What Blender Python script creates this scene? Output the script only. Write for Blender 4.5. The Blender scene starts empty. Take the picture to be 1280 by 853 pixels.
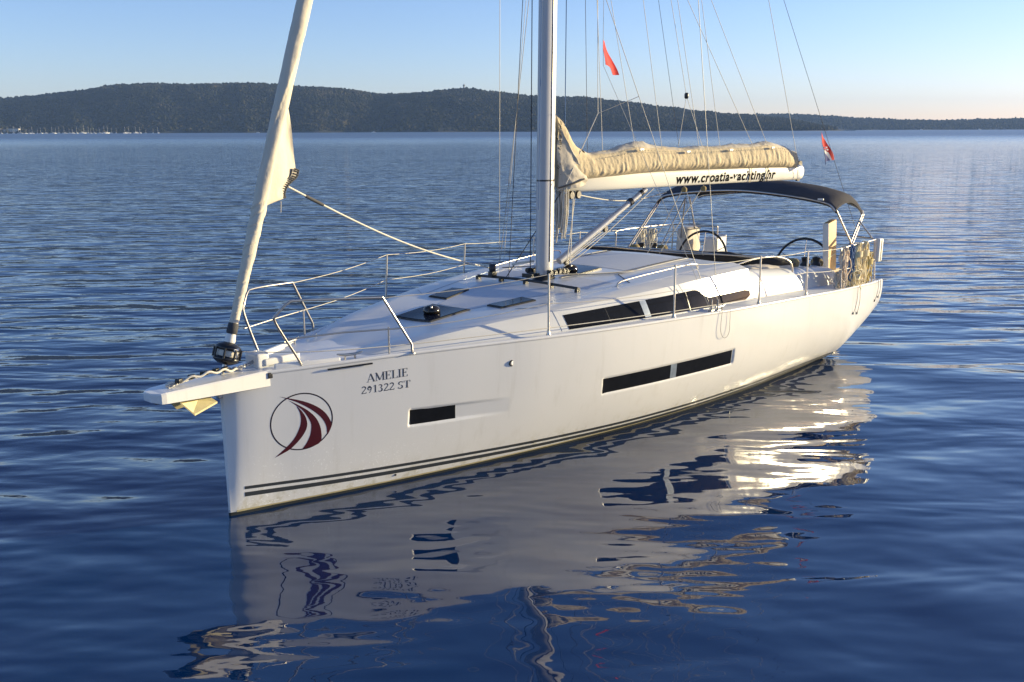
import bpy, bmesh, math, random
from mathutils import Vector, Matrix, noise
R = math.radians
sc = bpy.context.scene
col = sc.collection
rnd = random.Random(7)

# ------------------------------------------------------------------ camera
FPX, CAM_H = 1180.27, 3.49085
cam_d = bpy.data.cameras.new('camera'); cam = bpy.data.objects.new('camera', cam_d); col.objects.link(cam)
cam_d.sensor_width = 36.0; cam_d.lens = FPX / 1280 * 36.0
cam_d.clip_start = 0.1; cam_d.clip_end = 30000
th = math.atan((426.5 - 163.5) / FPX); rl = R(-0.2)
fw = Vector((0, math.cos(th), -math.sin(th))); up0 = Vector((0, math.sin(th), math.cos(th))); rt0 = Vector((1, 0, 0))
rt = rt0 * math.cos(rl) + up0 * math.sin(rl); up = up0 * math.cos(rl) - rt0 * math.sin(rl)
cam.matrix_world = Matrix(((rt.x, up.x, -fw.x, 0), (rt.y, up.y, -fw.y, 0), (rt.z, up.z, -fw.z, CAM_H), (0, 0, 0, 1)))
sc.camera = cam

# ------------------------------------------------------------------ sky, sun, exposure
SUN_EL, SUN_AZ = 8.0, 16.5            # azimuth counted from +x towards +y
world = bpy.data.worlds.new('World'); sc.world = world; world.use_nodes = True
wn = world.node_tree.nodes; wl = world.node_tree.links
sky = wn.new('ShaderNodeTexSky'); sky.sky_type = 'NISHITA'; sky.sun_disc = False
sky.sun_elevation = R(SUN_EL); sky.sun_rotation = R(90 - SUN_AZ)
sky.air_density = 0.8; sky.dust_density = 0.35; sky.ozone_density = 3.7; sky.altitude = 0
bg = wn['Background']; bg.inputs['Strength'].default_value = 0.122
tint = wn.new('ShaderNodeMix'); tint.data_type = 'RGBA'; tint.blend_type = 'MULTIPLY'; tint.inputs[0].default_value = 1.0
tint.inputs[7].default_value = (1.23, .925, .92, 1)      # camera white balance of the sky light
wl.new(sky.outputs[0], tint.inputs[6]); wl.new(tint.outputs[2], bg.inputs['Color'])
sun_d = bpy.data.lights.new('sun', 'SUN'); sun = bpy.data.objects.new('sun', sun_d); col.objects.link(sun)
sun_d.energy = 3.9; sun_d.angle = R(0.55); sun_d.color = (1.0, 0.83, 0.49)
sd = Vector((math.cos(R(SUN_AZ)) * math.cos(R(SUN_EL)), math.sin(R(SUN_AZ)) * math.cos(R(SUN_EL)), math.sin(R(SUN_EL))))
sun.rotation_euler = (-sd).to_track_quat('-Z', 'Y').to_euler()
vs_ = sc.view_settings
sc.display_settings.display_device = 'sRGB'
vs_.view_transform = 'Standard'; vs_.look = 'None'; vs_.exposure = 1.3; vs_.gamma = 1.0; vs_.use_curve_mapping = False
sc.render.engine = 'CYCLES'
sc.cycles.use_denoising = True
sc.cycles.max_bounces = 6; sc.cycles.volume_bounces = 0
sc.cycles.sample_clamp_indirect = 8.0
sc.cycles.caustics_reflective = True; sc.cycles.caustics_refractive = False

# ------------------------------------------------------------------ materials
def lin(c):
    return tuple((x / 12.92 if x <= .04045 else ((x + .055) / 1.055) ** 2.4) for x in c)
def mat(name, color, rough=.5, metal=0., spec=.5, coat=0., nscale=0., namp=0., bump=0., bscale=30., bdist=.002, trans=0.):
    m = bpy.data.materials.new(name); m.use_nodes = True
    nt = m.node_tree; b = nt.nodes['Principled BSDF']
    b.inputs['Base Color'].default_value = (*color, 1); b.inputs['Roughness'].default_value = rough
    b.inputs['Metallic'].default_value = metal; b.inputs['Specular IOR Level'].default_value = spec
    b.inputs['Coat Weight'].default_value = coat; b.inputs['Coat Roughness'].default_value = .05
    tc = nt.nodes.new('ShaderNodeTexCoord')
    if namp > 0:
        n = nt.nodes.new('ShaderNodeTexNoise'); n.inputs['Scale'].default_value = nscale; n.inputs['Detail'].default_value = 5
        nt.links.new(tc.outputs['Object'], n.inputs['Vector'])
        mx = nt.nodes.new('ShaderNodeMix'); mx.data_type = 'RGBA'
        mx.inputs[6].default_value = (*[c * (1 - namp) for c in color], 1); mx.inputs[7].default_value = (*[min(1, c * (1 + namp)) for c in color], 1)
        nt.links.new(n.outputs['Fac'], mx.inputs[0]); nt.links.new(mx.outputs[2], b.inputs['Base Color'])
    if bump > 0:
        n2 = nt.nodes.new('ShaderNodeTexNoise'); n2.inputs['Scale'].default_value = bscale; n2.inputs['Detail'].default_value = 4
        nt.links.new(tc.outputs['Object'], n2.inputs['Vector'])
        bp = nt.nodes.new('ShaderNodeBump'); bp.inputs['Strength'].default_value = bump; bp.inputs['Distance'].default_value = bdist
        nt.links.new(n2.outputs['Fac'], bp.inputs['Height']); nt.links.new(bp.outputs['Normal'], b.inputs['Normal'])
    return m
M = {}
M['gel'] = mat('white_gelcoat', (.74, .73, .71), .16, spec=.5, nscale=2.2, namp=.025)
def weather_hull(m):
    nt = m.node_tree; N = nt.nodes; K = nt.links; b = N['Principled BSDF']; tc = [n for n in N if n.type == 'TEX_COORD'][0]
    src = b.inputs['Base Color'].links[0].from_socket
    def noise_(scale, sc_, det):
        mp = N.new('ShaderNodeMapping'); mp.inputs['Scale'].default_value = sc_; K.new(tc.outputs['Object'], mp.inputs['Vector'])
        n = N.new('ShaderNodeTexNoise'); n.inputs['Scale'].default_value = scale; n.inputs['Detail'].default_value = det; n.inputs['Roughness'].default_value = .65
        K.new(mp.outputs[0], n.inputs['Vector']); return n.outputs['Fac']
    def rng(v, a0, a1, b0, b1):
        r_ = N.new('ShaderNodeMapRange'); r_.interpolation_type = 'SMOOTHSTEP'
        for k_, q in zip(('From Min', 'From Max', 'To Min', 'To Max'), (a0, a1, b0, b1)): r_.inputs[k_].default_value = q
        K.new(v, r_.inputs['Value']); return r_.outputs[0]
    def mul(a_, c_):
        x = N.new('ShaderNodeMath'); x.operation = 'MULTIPLY'; K.new(a_, x.inputs[0])
        if isinstance(c_, float): x.inputs[1].default_value = c_
        else: K.new(c_, x.inputs[1])
        return x.outputs[0]
    def over(col_in, fac, c_):
        mx = N.new('ShaderNodeMix'); mx.data_type = 'RGBA'; K.new(fac, mx.inputs[0]); K.new(col_in, mx.inputs[6]); mx.inputs[7].default_value = (*c_, 1); return mx.outputs[2]
    sep = N.new('ShaderNodeSeparateXYZ'); K.new(tc.outputs['Object'], sep.inputs[0])
    streak = rng(noise_(1.0, (9, 9, .55), 5), .52, .78, 0., .20)                       # dirty runs down the topsides
    c = over(src, streak, (.48, .45, .38))
    low = mul(rng(noise_(7.0, (1, 1, .8), 6), .48, .66, 0., .55), rng(sep.outputs['Z'], .34, .05, 0., 1.))   # slime above the waterline
    c = over(c, low, (.46, .42, .28))
    spots = mul(rng(noise_(46.0, (1, 1, 1), 2), .61, .66, 0., .7), mul(rng(noise_(2.2, (1, 1, 1), 2), .42, .6, 0., 1.), mul(rng(sep.outputs['X'], 2.6, 1.2, 0., 1.), rng(sep.outputs['Z'], .85, .45, 0., 1.))))
    c = over(c, spots, (.92, .92, .90))                                                 # dried salt spots near the bow
    K.new(c, b.inputs['Base Color'])
    K.new(rng(noise_(5.0, (1, 1, .5), 5), .35, .7, .10, .26), b.inputs['Roughness'])
    bp = N.new('ShaderNodeBump'); bp.inputs['Strength'].default_value = .25; bp.inputs['Distance'].default_value = .006
    K.new(noise_(1.3, (1, 1, 1), 2), bp.inputs['Height']); K.new(bp.outputs['Normal'], b.inputs['Normal'])
weather_hull(M['gel'])
M['deck'] = mat('deck_nonskid', (.74, .75, .76), .45, nscale=7, namp=.03, bump=.35, bscale=260, bdist=.001)
M['cabin'] = mat('cabin_gelcoat', (.62, .62, .61), .28, nscale=3, namp=.03)
M['glass'] = mat('tinted_window', (.012, .013, .016), .02, spec=.07, nscale=9, namp=.35)
M['silver'] = mat('window_divider', (.26, .31, .38), .3, metal=.3, nscale=14, namp=.4)
M['stripe'] = mat('grey_stripe', (.045, .05, .055), .3)
M['anti'] = mat('antifouling', (.018, .022, .022), .7, nscale=5, namp=.3)
M['scum'] = mat('waterline_stain', (.42, .36, .2), .6, nscale=12, namp=.35)
M['maroon'] = mat('maroon_vinyl', (.075, .008, .012), .35)
M['ringdark'] = mat('dark_vinyl', (.018, .008, .016), .35)
M['letter'] = mat('letter_vinyl', (.05, .06, .085), .4)
M['black'] = mat('black_plastic', (.012, .012, .013), .35)
M['blacktext'] = mat('black_lettering', (.008, .008, .008), .9, spec=.05)
M['steel'] = mat('stainless_steel', (.50, .47, .43), .34, metal=1.)
M['wire'] = mat('steel_wire', (.42, .40, .36), .5, metal=.3)
M['alu'] = mat('mast_aluminium', (.46, .46, .47), .36, metal=.25, nscale=3, namp=.04)
M['boomw'] = mat('boom_paint', (.80, .76, .66), .35)
M['canvas'] = mat('beige_canvas', (.58, .47, .30), .85, nscale=5, namp=.14, bump=.7, bscale=22, bdist=.016)
M['sail'] = mat('furled_sailcloth', (.62, .56, .45), .75, nscale=4, namp=.08, bump=.35, bscale=22, bdist=.010)
M['sailuv'] = mat('grey_sail_strip', (.52, .46, .37), .8, nscale=4, namp=.08, bump=.35, bscale=22, bdist=.012)
M['navy'] = mat('charcoal_canvas', (.075, .073, .080), .95, spec=.06, nscale=4, namp=.2, bump=.4, bscale=14, bdist=.012)
M['navybrown'] = mat('folded_sprayhood_canvas', (.03, .027, .024), .85, nscale=3, namp=.3, bump=.6, bscale=12, bdist=.02)
M['ropew'] = mat('white_rope', (.62, .58, .50), .8, nscale=60, namp=.2)
M['roped'] = mat('dark_rope', (.05, .05, .055), .8, nscale=60, namp=.3)
M['ropet'] = mat('tan_rope', (.80, .66, .44), .85, nscale=50, namp=.35)
M['ropeo'] = mat('olive_rope', (.58, .47, .20), .85, nscale=50, namp=.35)
M['roper'] = mat('red_flecked_rope', (.74, .57, .45), .85, nscale=70, namp=.5)
M['ropeb'] = mat('blue_rope', (.03, .10, .26), .8, nscale=50, namp=.3)
M['red'] = mat('red_flag_cloth', (.62, .018, .02), .8, bump=.3, bscale=25, bdist=.01)
M['fwhite'] = mat('white_flag_cloth', (.75, .75, .76), .8)
M['fblue'] = mat('blue_flag_cloth', (.02, .04, .2), .8)
M['wood'] = mat('plank_ply', (.70, .45, .20), .6, nscale=8, namp=.15)
M['plastic'] = mat('white_plastic', (.72, .71, .68), .4, nscale=6, namp=.05)
M['bag'] = mat('pale_canvas_bag', (.56, .50, .42), .8, nscale=6, namp=.1, bump=.4, bscale=12, bdist=.01)
M['galv'] = mat('galvanised_chain', (.40, .40, .40), .45, metal=.6, nscale=40, namp=.3)
M['anchor'] = mat('anchor_zinc', (.50, .44, .25), .55, metal=.15, nscale=12, namp=.3)
M['dome'] = mat('smoked_vent', (.02, .016, .012), .12)
M['hatchg'] = mat('smoked_hatch_acrylic', (.012, .014, .022), .10, spec=.10)
M['teak'] = mat('teak_cockpit', (.30, .20, .11), .7, nscale=10, namp=.2)
M['olivecover'] = mat('olive_winch_cover', (.28, .21, .09), .85, nscale=8, namp=.3)

# ------------------------------------------------------------------ mesh helpers (boat frame: u aft from the stem, v to port, w up)
def pchip(xs, ys):
    n = len(xs); h = [xs[i+1]-xs[i] for i in range(n-1)]; dl = [(ys[i+1]-ys[i])/h[i] for i in range(n-1)]
    m = [0]*n; m[0] = dl[0]; m[-1] = dl[-1]
    for i in range(1, n-1):
        m[i] = 0 if dl[i-1]*dl[i] <= 0 else 3*(h[i-1]+h[i])/((2*h[i]+h[i-1])/dl[i-1]+(h[i]+2*h[i-1])/dl[i])
    def f(x):
        x = min(max(x, xs[0]), xs[-1]); i = 0
        while i < n-2 and x > xs[i+1]: i += 1
        t = (x-xs[i])/h[i]
        return ((1+2*t)*(1-t)**2*ys[i]+t*(1-t)**2*h[i]*m[i]+t*t*(3-2*t)*ys[i+1]+t*t*(t-1)*h[i]*m[i+1])
    return f
PHI = 0.855279332
boat_m = Matrix.Translation((-2.63005754, 8.22890007, 0)) @ Matrix.Rotation(PHI, 4, 'Z')
def L(u, v, w): return Vector((u, -v, w))

class MB:
    def __init__(s): s.v = []; s.f = []; s.sm = []
    def add(s, vs, fs, smooth=False):
        o = len(s.v); s.v += [Vector(p) for p in vs]
        for f in fs: s.f.append([o+i for i in f]); s.sm.append(smooth)
    def grid(s, rows, closed_u=False, closed_v=False, smooth=True):
        n = len(rows); m = len(rows[0]); fs = []
        for i in range(n if closed_u else n-1):
            for j in range(m if closed_v else m-1):
                fs.append([i*m+j, i*m+(j+1) % m, ((i+1) % n)*m+(j+1) % m, ((i+1) % n)*m+j])
        s.add([p for r in rows for p in r], fs, smooth)
    def tube(s, pts, r, n=8, caps=True, smooth=True, closed=False):
        pts = [Vector(p) for p in pts]; k = len(pts)
        rs = r if isinstance(r, (list, tuple)) else [r]*k
        rows = []; nrm = None
        for i, p in enumerate(pts):
            if closed: t = pts[(i+1) % k]-pts[i-1]
            else: t = (pts[min(i+1, k-1)]-pts[max(i-1, 0)])
            if t.length < 1e-9: t = Vector((0, 0, 1))
            t.normalize()
            if nrm is None:
                a = Vector((0, 0, 1)) if abs(t.z) < .9 else Vector((1, 0, 0))
                nrm = t.cross(a).normalized()
            else:
                nrm = (nrm-t*nrm.dot(t)); nrm = nrm.normalized() if nrm.length > 1e-6 else t.orthogonal().normalized()
            b = t.cross(nrm)
            rows.append([p+(nrm*math.cos(2*math.pi*j/n)+b*math.sin(2*math.pi*j/n))*rs[i] for j in range(n)])
        s.grid(rows, closed_u=closed, closed_v=True, smooth=smooth)
        if caps and not closed:
            s.add(rows[0], [list(range(n))[::-1]]); s.add(rows[-1], [list(range(n))])
    def box(s, c, d, rot=None, bevel=0.):
        c = Vector(c); dx, dy, dz = [x/2 for x in d]
        bm = bmesh.new(); bmesh.ops.create_cube(bm, size=1)
        for v in bm.verts: v.co = Vector((v.co.x*d[0], v.co.y*d[1], v.co.z*d[2]))
        if bevel > 0: bmesh.ops.bevel(bm, geom=bm.edges[:], offset=bevel, segments=3, affect='EDGES', profile=.6)
        bm.verts.index_update()
        vs = [(rot @ v.co if rot else v.co)+c for v in bm.verts]
        fs = [[v.index for v in f.verts] for f in bm.faces]; bm.free()
        s.add(vs, fs, bevel > 0)
    def lathe(s, c, prof, n=20, axis=None, smooth=True):
        c = Vector(c); q = Vector((0, 0, 1)).rotation_difference(Vector(axis)) if axis is not None else None
        rows = []
        for r, z in prof:
            row = []
            for j in range(n):
                p = Vector((r*math.cos(2*math.pi*j/n), r*math.sin(2*math.pi*j/n), z))
                row.append((q @ p if q else p)+c)
            rows.append(row)
        s.grid(rows, closed_v=True, smooth=smooth)
        s.add(rows[0], [list(range(n))[::-1]]); s.add(rows[-1], [list(range(n))])
    def prism(s, poly, off):          # closed polygon extruded by vector off
        a = [Vector(p) for p in poly]; b = [p+Vector(off) for p in a]; n = len(a)
        s.add(a+b, [list(range(n))[::-1], list(range(n, 2*n))]+[[i, (i+1) % n, n+(i+1) % n, n+i] for i in range(n)])
    def build(s, name, material, parent=None, world_m=None, origin=None, recalc=True):
        me = bpy.data.meshes.new(name)
        o = Vector(origin) if origin is not None else Vector((0, 0, 0))
        me.from_pydata([p-o for p in s.v], [], s.f); me.update()
        me.polygons.foreach_set('use_smooth', s.sm)
        if recalc:
            bm = bmesh.new(); bm.from_mesh(me); bmesh.ops.recalc_face_normals(bm, faces=bm.faces[:]); bm.to_mesh(me); bm.free()
        me.materials.append(M[material] if isinstance(material, str) else material)
        ob = bpy.data.objects.new(name, me); col.objects.link(ob)
        if parent is not None: ob.parent = parent
        if world_m is not None: ob.matrix_world = world_m @ Matrix.Translation(o)
        elif origin is not None: ob.location = o
        return ob
def tag(o, label=None, cat=None, group=None, kind=None):
    if label: o['label'] = label
    if cat: o['category'] = cat
    if group: o['group'] = group
    if kind: o['kind'] = kind
    return o
def empty(name, m):
    e = bpy.data.objects.new(name, None); col.objects.link(e); e.matrix_world = m; e.empty_display_size = .2
    return e
def fbm(x, y, z=0, o=4):
    return noise.fractal(Vector((x, y, z)), 1.0, 2.0, o)
def smooth_line(pts, n=8):           # Catmull-Rom through the points
    P = [Vector(p) for p in pts]; out = []
    for i in range(len(P)-1):
        p0, p1, p2, p3 = P[max(i-1, 0)], P[i], P[i+1], P[min(i+2, len(P)-1)]
        for k in range(n):
            t = k/n
            out.append(.5*((2*p1)+(p2-p0)*t+(2*p0-5*p1+4*p2-p3)*t*t+(3*p1-p0-3*p2+p3)*t**3))
    out.append(P[-1]); return out

# ================================================================== SETTING
# ------------------------------------------------------------------ water
def water_material():
    m = bpy.data.materials.new('sea_water'); m.use_nodes = True; nt = m.node_tree; N = nt.nodes; K = nt.links
    b = N['Principled BSDF']
    b.inputs['Base Color'].default_value = (.0008, .021, .078, 1); b.inputs['Roughness'].default_value = .03
    b.inputs['IOR'].default_value = 1.9; b.inputs['Specular IOR Level'].default_value = .5
    tc = N.new('ShaderNodeTexCoord')
    def nz(scale, sx, sy, rot, detail, rough=.5, dist=0.):
        mp = N.new('ShaderNodeMapping'); mp.inputs['Scale'].default_value = (sx, sy, 1); mp.inputs['Rotation'].default_value = (0, 0, R(rot))
        K.new(tc.outputs['Object'], mp.inputs['Vector'])
        n = N.new('ShaderNodeTexNoise'); n.inputs['Scale'].default_value = scale; n.inputs['Detail'].default_value = detail
        n.inputs['Roughness'].default_value = rough; n.inputs['Distortion'].default_value = dist
        K.new(mp.outputs[0], n.inputs['Vector']); return n.outputs['Fac']
    def mth(op, a, c=None):
        x = N.new('ShaderNodeMath'); x.operation = op
        for i, q in enumerate((a, c)):
            if q is None: continue
            if isinstance(q, (int, float)): x.inputs[i].default_value = q
            else: K.new(q, x.inputs[i])
        return x.outputs[0]
    # calmer water in the lee round the boat, livelier ripples farther out, unresolved far away
    sep = N.new('ShaderNodeSeparateXYZ'); K.new(tc.outputs['Object'], sep.inputs[0])
    def mrange(v, a0, a1, b0, b1):
        mr = N.new('ShaderNodeMapRange'); mr.interpolation_type = 'SMOOTHSTEP'
        for nm, q in zip(('From Min', 'From Max', 'To Min', 'To Max'), (a0, a1, b0, b1)): mr.inputs[nm].default_value = q
        K.new(v, mr.inputs['Value']); return mr.outputs[0]
    uu = mth('ADD', mth('MULTIPLY', mth('ADD', sep.outputs['X'], 2.63), .656), mth('MULTIPLY', mth('SUBTRACT', sep.outputs['Y'], 8.23), .7546))
    vv = mth('SUBTRACT', mth('MULTIPLY', mth('ADD', sep.outputs['X'], 2.63), .7546), mth('MULTIPLY', mth('SUBTRACT', sep.outputs['Y'], 8.23), .656))
    out = mth('ADD', mrange(vv, 1.0, -3.0, 0., 1.), mrange(uu, 10.5, 16.0, 0., 1.))
    out = mth('MINIMUM', mth('ADD', out, mrange(uu, -.5, -4.0, 0., .5)), 1.0)
    patch = nz(.035, .5, 1, 8, 2)
    live = mth('MULTIPLY', out, mth('ADD', mth('MULTIPLY', patch, .58), .15))
    far = mrange(sep.outputs['Y'], 30.0, 700.0, 1.0, .45)
    K.new(mrange(sep.outputs['Y'], 18.0, 700.0, .018, .34), b.inputs['Roughness'])
    swell = nz(.42, .6, 1.0, 12, 2, .45)
    wave = nz(.85, .40, 1.0, -7, 3, .5, .3)
    wave2 = nz(1.6, .45, 1.0, 14, 2, .5, .2)
    fine = nz(5.0, .5, 1.0, -12, 3, .55)
    def bands(scale, rot, dist, dscale):                 # long-crested wind ripples
        mp = N.new('ShaderNodeMapping'); mp.inputs['Rotation'].default_value = (0, 0, R(rot)); mp.inputs['Scale'].default_value = (.55, 1, 1); K.new(tc.outputs['Object'], mp.inputs['Vector'])
        wv = N.new('ShaderNodeTexWave'); wv.wave_type = 'BANDS'; wv.bands_direction = 'Y'; wv.wave_profile = 'SIN'
        for nm, q in (('Scale', scale), ('Distortion', dist), ('Detail', 2.0), ('Detail Scale', dscale), ('Detail Roughness', .5)): wv.inputs[nm].default_value = q
        K.new(mp.outputs[0], wv.inputs['Vector']); return wv.outputs['Fac']
    rip1 = bands(.33, 9, 5.5, .9); rip2 = bands(.62, -13, 6.0, 1.3)
    h = mth('ADD', mth('MULTIPLY', swell, .21), mth('MULTIPLY', wave, mth('ADD', mth('MULTIPLY', live, .10), .090)))
    h = mth('ADD', h, mth('MULTIPLY', wave2, mth('ADD', mth('MULTIPLY', live, .10), .032)))
    h = mth('ADD', h, mth('MULTIPLY', fine, mth('ADD', mth('MULTIPLY', live, .018), .0008)))
    h = mth('ADD', h, mth('MULTIPLY', rip1, mth('MULTIPLY', live, .050)))
    h = mth('ADD', h, mth('MULTIPLY', rip2, mth('MULTIPLY', live, .022)))
    h = mth('MULTIPLY', h, far)
    bp = N.new('ShaderNodeBump'); bp.inputs['Strength'].default_value = 1.0; bp.inputs['Distance'].default_value = 1.0
    K.new(h, bp.inputs['Height']); K.new(bp.outputs['Normal'], b.inputs['Normal'])
    return m
M['water'] = water_material()
w = MB(); w.add([(-7400, -190, 0), (7400, -190, 0), (7400, 7400, 0), (-7400, 7400, 0)], [[0, 1, 2, 3]])
tag(w.build('sea', 'water', recalc=False), 'calm rippled deep blue sea around the sailboat', kind='structure')

# ------------------------------------------------------------------ hills across the bay, with their forest
def world_x(px, d): return (px-640)/FPX*d
def hz(px): return 163.5-.0035*(px-640)
RIDGE = pchip([-260, -120, 0, 50, 100, 150, 200, 260, 320, 360, 400, 450, 500, 540, 583, 620, 660, 720, 780, 850, 900, 940, 985, 1020, 1060],
              [150, 140, 129, 124.5, 119, 113, 109, 110, 109, 111, 114, 118, 121.5, 119.5, 115, 118.5, 123, 125, 131, 139, 144, 147, 152, 158, 164])
RIDGE2 = pchip([640, 760, 840, 900, 960, 1000, 1060, 1100, 1150, 1200, 1240, 1280, 1340, 1420, 1560],
               [164, 157, 151, 147, 144.8, 145.5, 149, 150.5, 152, 151.5, 150.2, 148.5, 146, 148, 156])
M['hill'] = mat('hill_soil', (.025, .03, .02), .95, nscale=.01, namp=.3)
def hill_height(ridge, px, d, d0, d1):
    top = max(0., hz(px)-ridge(px)-1.2)/FPX*d1
    t = (d-d0)/(d1-d0)
    s = math.sin(min(max(t, 0), 1)*math.pi/2)**1.15 if t < 1 else max(0, math.cos((t-1)*1.2))
    hgt = top*s
    if 0 < t < 1: hgt *= 1+.16*math.sin(t*math.pi)*fbm(px*.011, d*.0016, 3, 4)
    return hgt
def hill(name, label, ridge, p0, p1, d0, d1, d2):
    mb = MB(); rows = []
    for i in range(181):
        px = p0+(p1-p0)*i/180; row = []
        sd_ = 60*fbm(px*.012, 0, 1, 3)
        for j in range(41):
            d = d0+sd_+(d2-d0-sd_)*(j/40)**1.1
            z = hill_height(ridge, px, d, d0+sd_, d1) if j else -1.0*0-.4
            row.append((world_x(px, d), d, z))
        rows.append(row)
    mb.grid(rows)
    return tag(mb.build(name, 'hill'), label, kind='structure')
hill('hills', 'long wooded hill across the bay on the left', RIDGE, -250, 1060, 2700, 3400, 4000)
hill('hills', 'lower farther wooded hills on the right', RIDGE2, 645, 1560, 4300, 5000, 5600)

def forest(name, label, ridge, p0, p1, d0, d1, n, size, seed):
    r = random.Random(seed); mb = MB(); V = []; F = []; mats = []
    for i in range(n):
        px = r.uniform(p0, p1); t = r.random()**.8 if r.random() > .22 else r.uniform(.9, 1.02)
        sd_ = 60*fbm(px*.012, 0, 1, 3); d = d0+sd_+(d1-d0-sd_)*t+6
        z = hill_height(ridge, px, d, d0+sd_, d1)
        if z < .8: continue
        x = world_x(px, d)
        dens = fbm(px*.03, d*.006, 9, 3)
        s = size*r.uniform(.5, 1.2)*(1.0+.25*dens)*(1.25 if t > .93 and r.random() < .4 else 1)
        rad = s*r.uniform(.40, .62); h = s*r.uniform(.8, 1.25); o = len(V)
        k = 6; a0 = r.uniform(0, 6.28)
        for (rr, zz) in ((.55, .12), (1.0, .45), (.62, .82)):
            for j in range(k):
                a = a0+2*math.pi*j/k; q = rad*rr*r.uniform(.75, 1.2)
                V.append((x+q*math.cos(a), d+q*math.sin(a), z+h*zz*r.uniform(.88, 1.1)))
        V.append((x, d, z+h))
        for q in range(2):
            for j in range(k): F.append((o+q*k+j, o+q*k+(j+1) % k, o+(q+1)*k+(j+1) % k, o+(q+1)*k+j))
        for j in range(k): F.append((o+2*k+j, o+2*k+(j+1) % k, o+3*k))
    me = bpy.data.meshes.new(name); me.from_pydata(V, [], F); me.update()
    me.polygons.foreach_set('use_smooth', [False]*len(F))
    me.materials.append(M['forest']); ob = bpy.data.objects.new(name, me); col.objects.link(ob)
    return tag(ob, label, 'forest', kind='stuff')
def forest_mat():
    m = bpy.data.materials.new('pine_forest'); m.use_nodes = True; nt = m.node_tree; b = nt.nodes['Principled BSDF']
    b.inputs['Roughness'].default_value = .9; b.inputs['Specular IOR Level'].default_value = .1
    tc = nt.nodes.new('ShaderNodeTexCoord'); n = nt.nodes.new('ShaderNodeTexNoise'); n.inputs['Scale'].default_value = .012; n.inputs['Detail'].default_value = 7
    n.inputs['Roughness'].default_value = .7
    nt.links.new(tc.outputs['Object'], n.inputs['Vector'])
    cr = nt.nodes.new('ShaderNodeValToRGB'); e = cr.color_ramp.elements
    e[0].position = .3; e[0].color = (.014, .019, .014, 1); e[1].position = .72; e[1].color = (.092, .078, .045, 1)
    x = cr.color_ramp.elements.new(.5); x.color = (.023, .028, .019, 1)
    nt.links.new(n.outputs['Fac'], cr.inputs[0]); nt.links.new(cr.outputs[0], b.inputs['Base Color'])
    return m
M['forest'] = forest_mat()
forest('pine_forest', 'dark pine forest covering the long left hill', RIDGE, -120, 1050, 2710, 3400, 48000, 8.6, 1)
forest('distant_forest', 'hazy forest on the low hills at right', RIDGE2, 650, 1420, 4310, 5000, 16000, 11, 2)

# ------------------------------------------------------------------ haze over the bay
hb = MB(); hb.box((0, 3600, 114.0), (15000, 7800, 230.0))
hz_o = hb.build('haze', M['hill']); hz_o.data.materials.clear()
hm = bpy.data.materials.new('sea_haze'); hm.use_nodes = True; nt = hm.node_tree
nt.nodes.remove(nt.nodes['Principled BSDF'])
pv = nt.nodes.new('ShaderNodeVolumePrincipled'); pv.inputs['Color'].default_value = (.36, .57, 1.0, 1); pv.inputs['Density'].default_value = .000062
pv.inputs['Anisotropy'].default_value = 0.0
nt.links.new(pv.outputs[0], nt.nodes['Material Output'].inputs['Volume'])
hz_o.data.materials.append(hm); tag(hz_o, 'thin pale haze over the whole bay', kind='stuff')

# ------------------------------------------------------------------ far shore: marina, houses, tower, launches
M['fhull'] = mat('far_hull', (.78, .77, .74), .4); M['fmast'] = mat('far_mast', (.62, .60, .56), .5); M['fdark'] = mat('far_window', (.05, .05, .06), .3)
M['fwall'] = mat('far_wall', (.62, .58, .52), .8); M['froof'] = mat('far_roof', (.34, .17, .11), .8); M['ftower'] = mat('tower_stone', (.22, .21, .19), .85)
def far_hull(mb, ln, bm, fb):
    rows = []
    for i in range(9):
        t = i/8; hb_ = bm/2*(math.sin(min(t*1.25, 1)*math.pi/2)**.7 if t < .8 else 1-.15*(t-.8)/.2)
        if i == 0: hb_ = .03
        f = fb*(1.25-.3*t); x = -ln/2+ln*t
        rows.append([(x, -hb_, f), (x+.02*ln*(1-t), -hb_*.85, -.15), (x+.02*ln*(1-t), hb_*.85, -.15), (x, hb_, f)])
    mb.grid(rows, smooth=False)
    mb.add([rows[i][0] for i in range(9)]+[rows[i][3] for i in range(9)], [[i, i+1, 10+i, 9+i] for i in range(8)])
    mb.add(rows[-1], [[0, 1, 2, 3]])
def far_sailboat():
    root = empty('moored_sailboat', Matrix.Identity(4))
    h = MB(); far_hull(h, 12, 3.7, 1.3); h.build('hull', 'fhull', root)
    c = MB(); c.prism([(-2.6, -1.1, 1.3), (-1.8, -1.0, 1.9), (2.0, -1.1, 2.0), (2.4, -1.2, 1.3)], (0, 2.2, 0)); c.build('cabin', 'fhull', root)
    m = MB(); m.tube([(-.8, 0, 1.3), (-.8, 0, 16.5)], .16, 6); m.build('mast', 'fmast', root)
    bo = MB(); bo.tube([(-.6, 0, 3.0), (4.4, 0, 3.1)], .28, 6); bo.build('boom', 'fmast', root)
    return root
def far_launch():
    root = empty('motor_launch', Matrix.Identity(4))
    h = MB(); far_hull(h, 10, 3.4, 1.5); h.build('hull', 'fhull', root)
    c = MB(); c.prism([(-2.2, -1.2, 1.5), (-1.0, -1.1, 3.2), (1.8, -1.1, 3.3), (2.6, -1.2, 1.5)], (0, 2.4, 0)); c.build('cabin', 'fhull', root)
    g = MB(); g.prism([(-1.75, -1.23, 2.2), (-1.3, -1.23, 2.9), (1.6, -1.23, 2.9), (1.9, -1.23, 2.2)], (0, .02, 0)); g.build('window', 'fdark', root)
    return root
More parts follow.
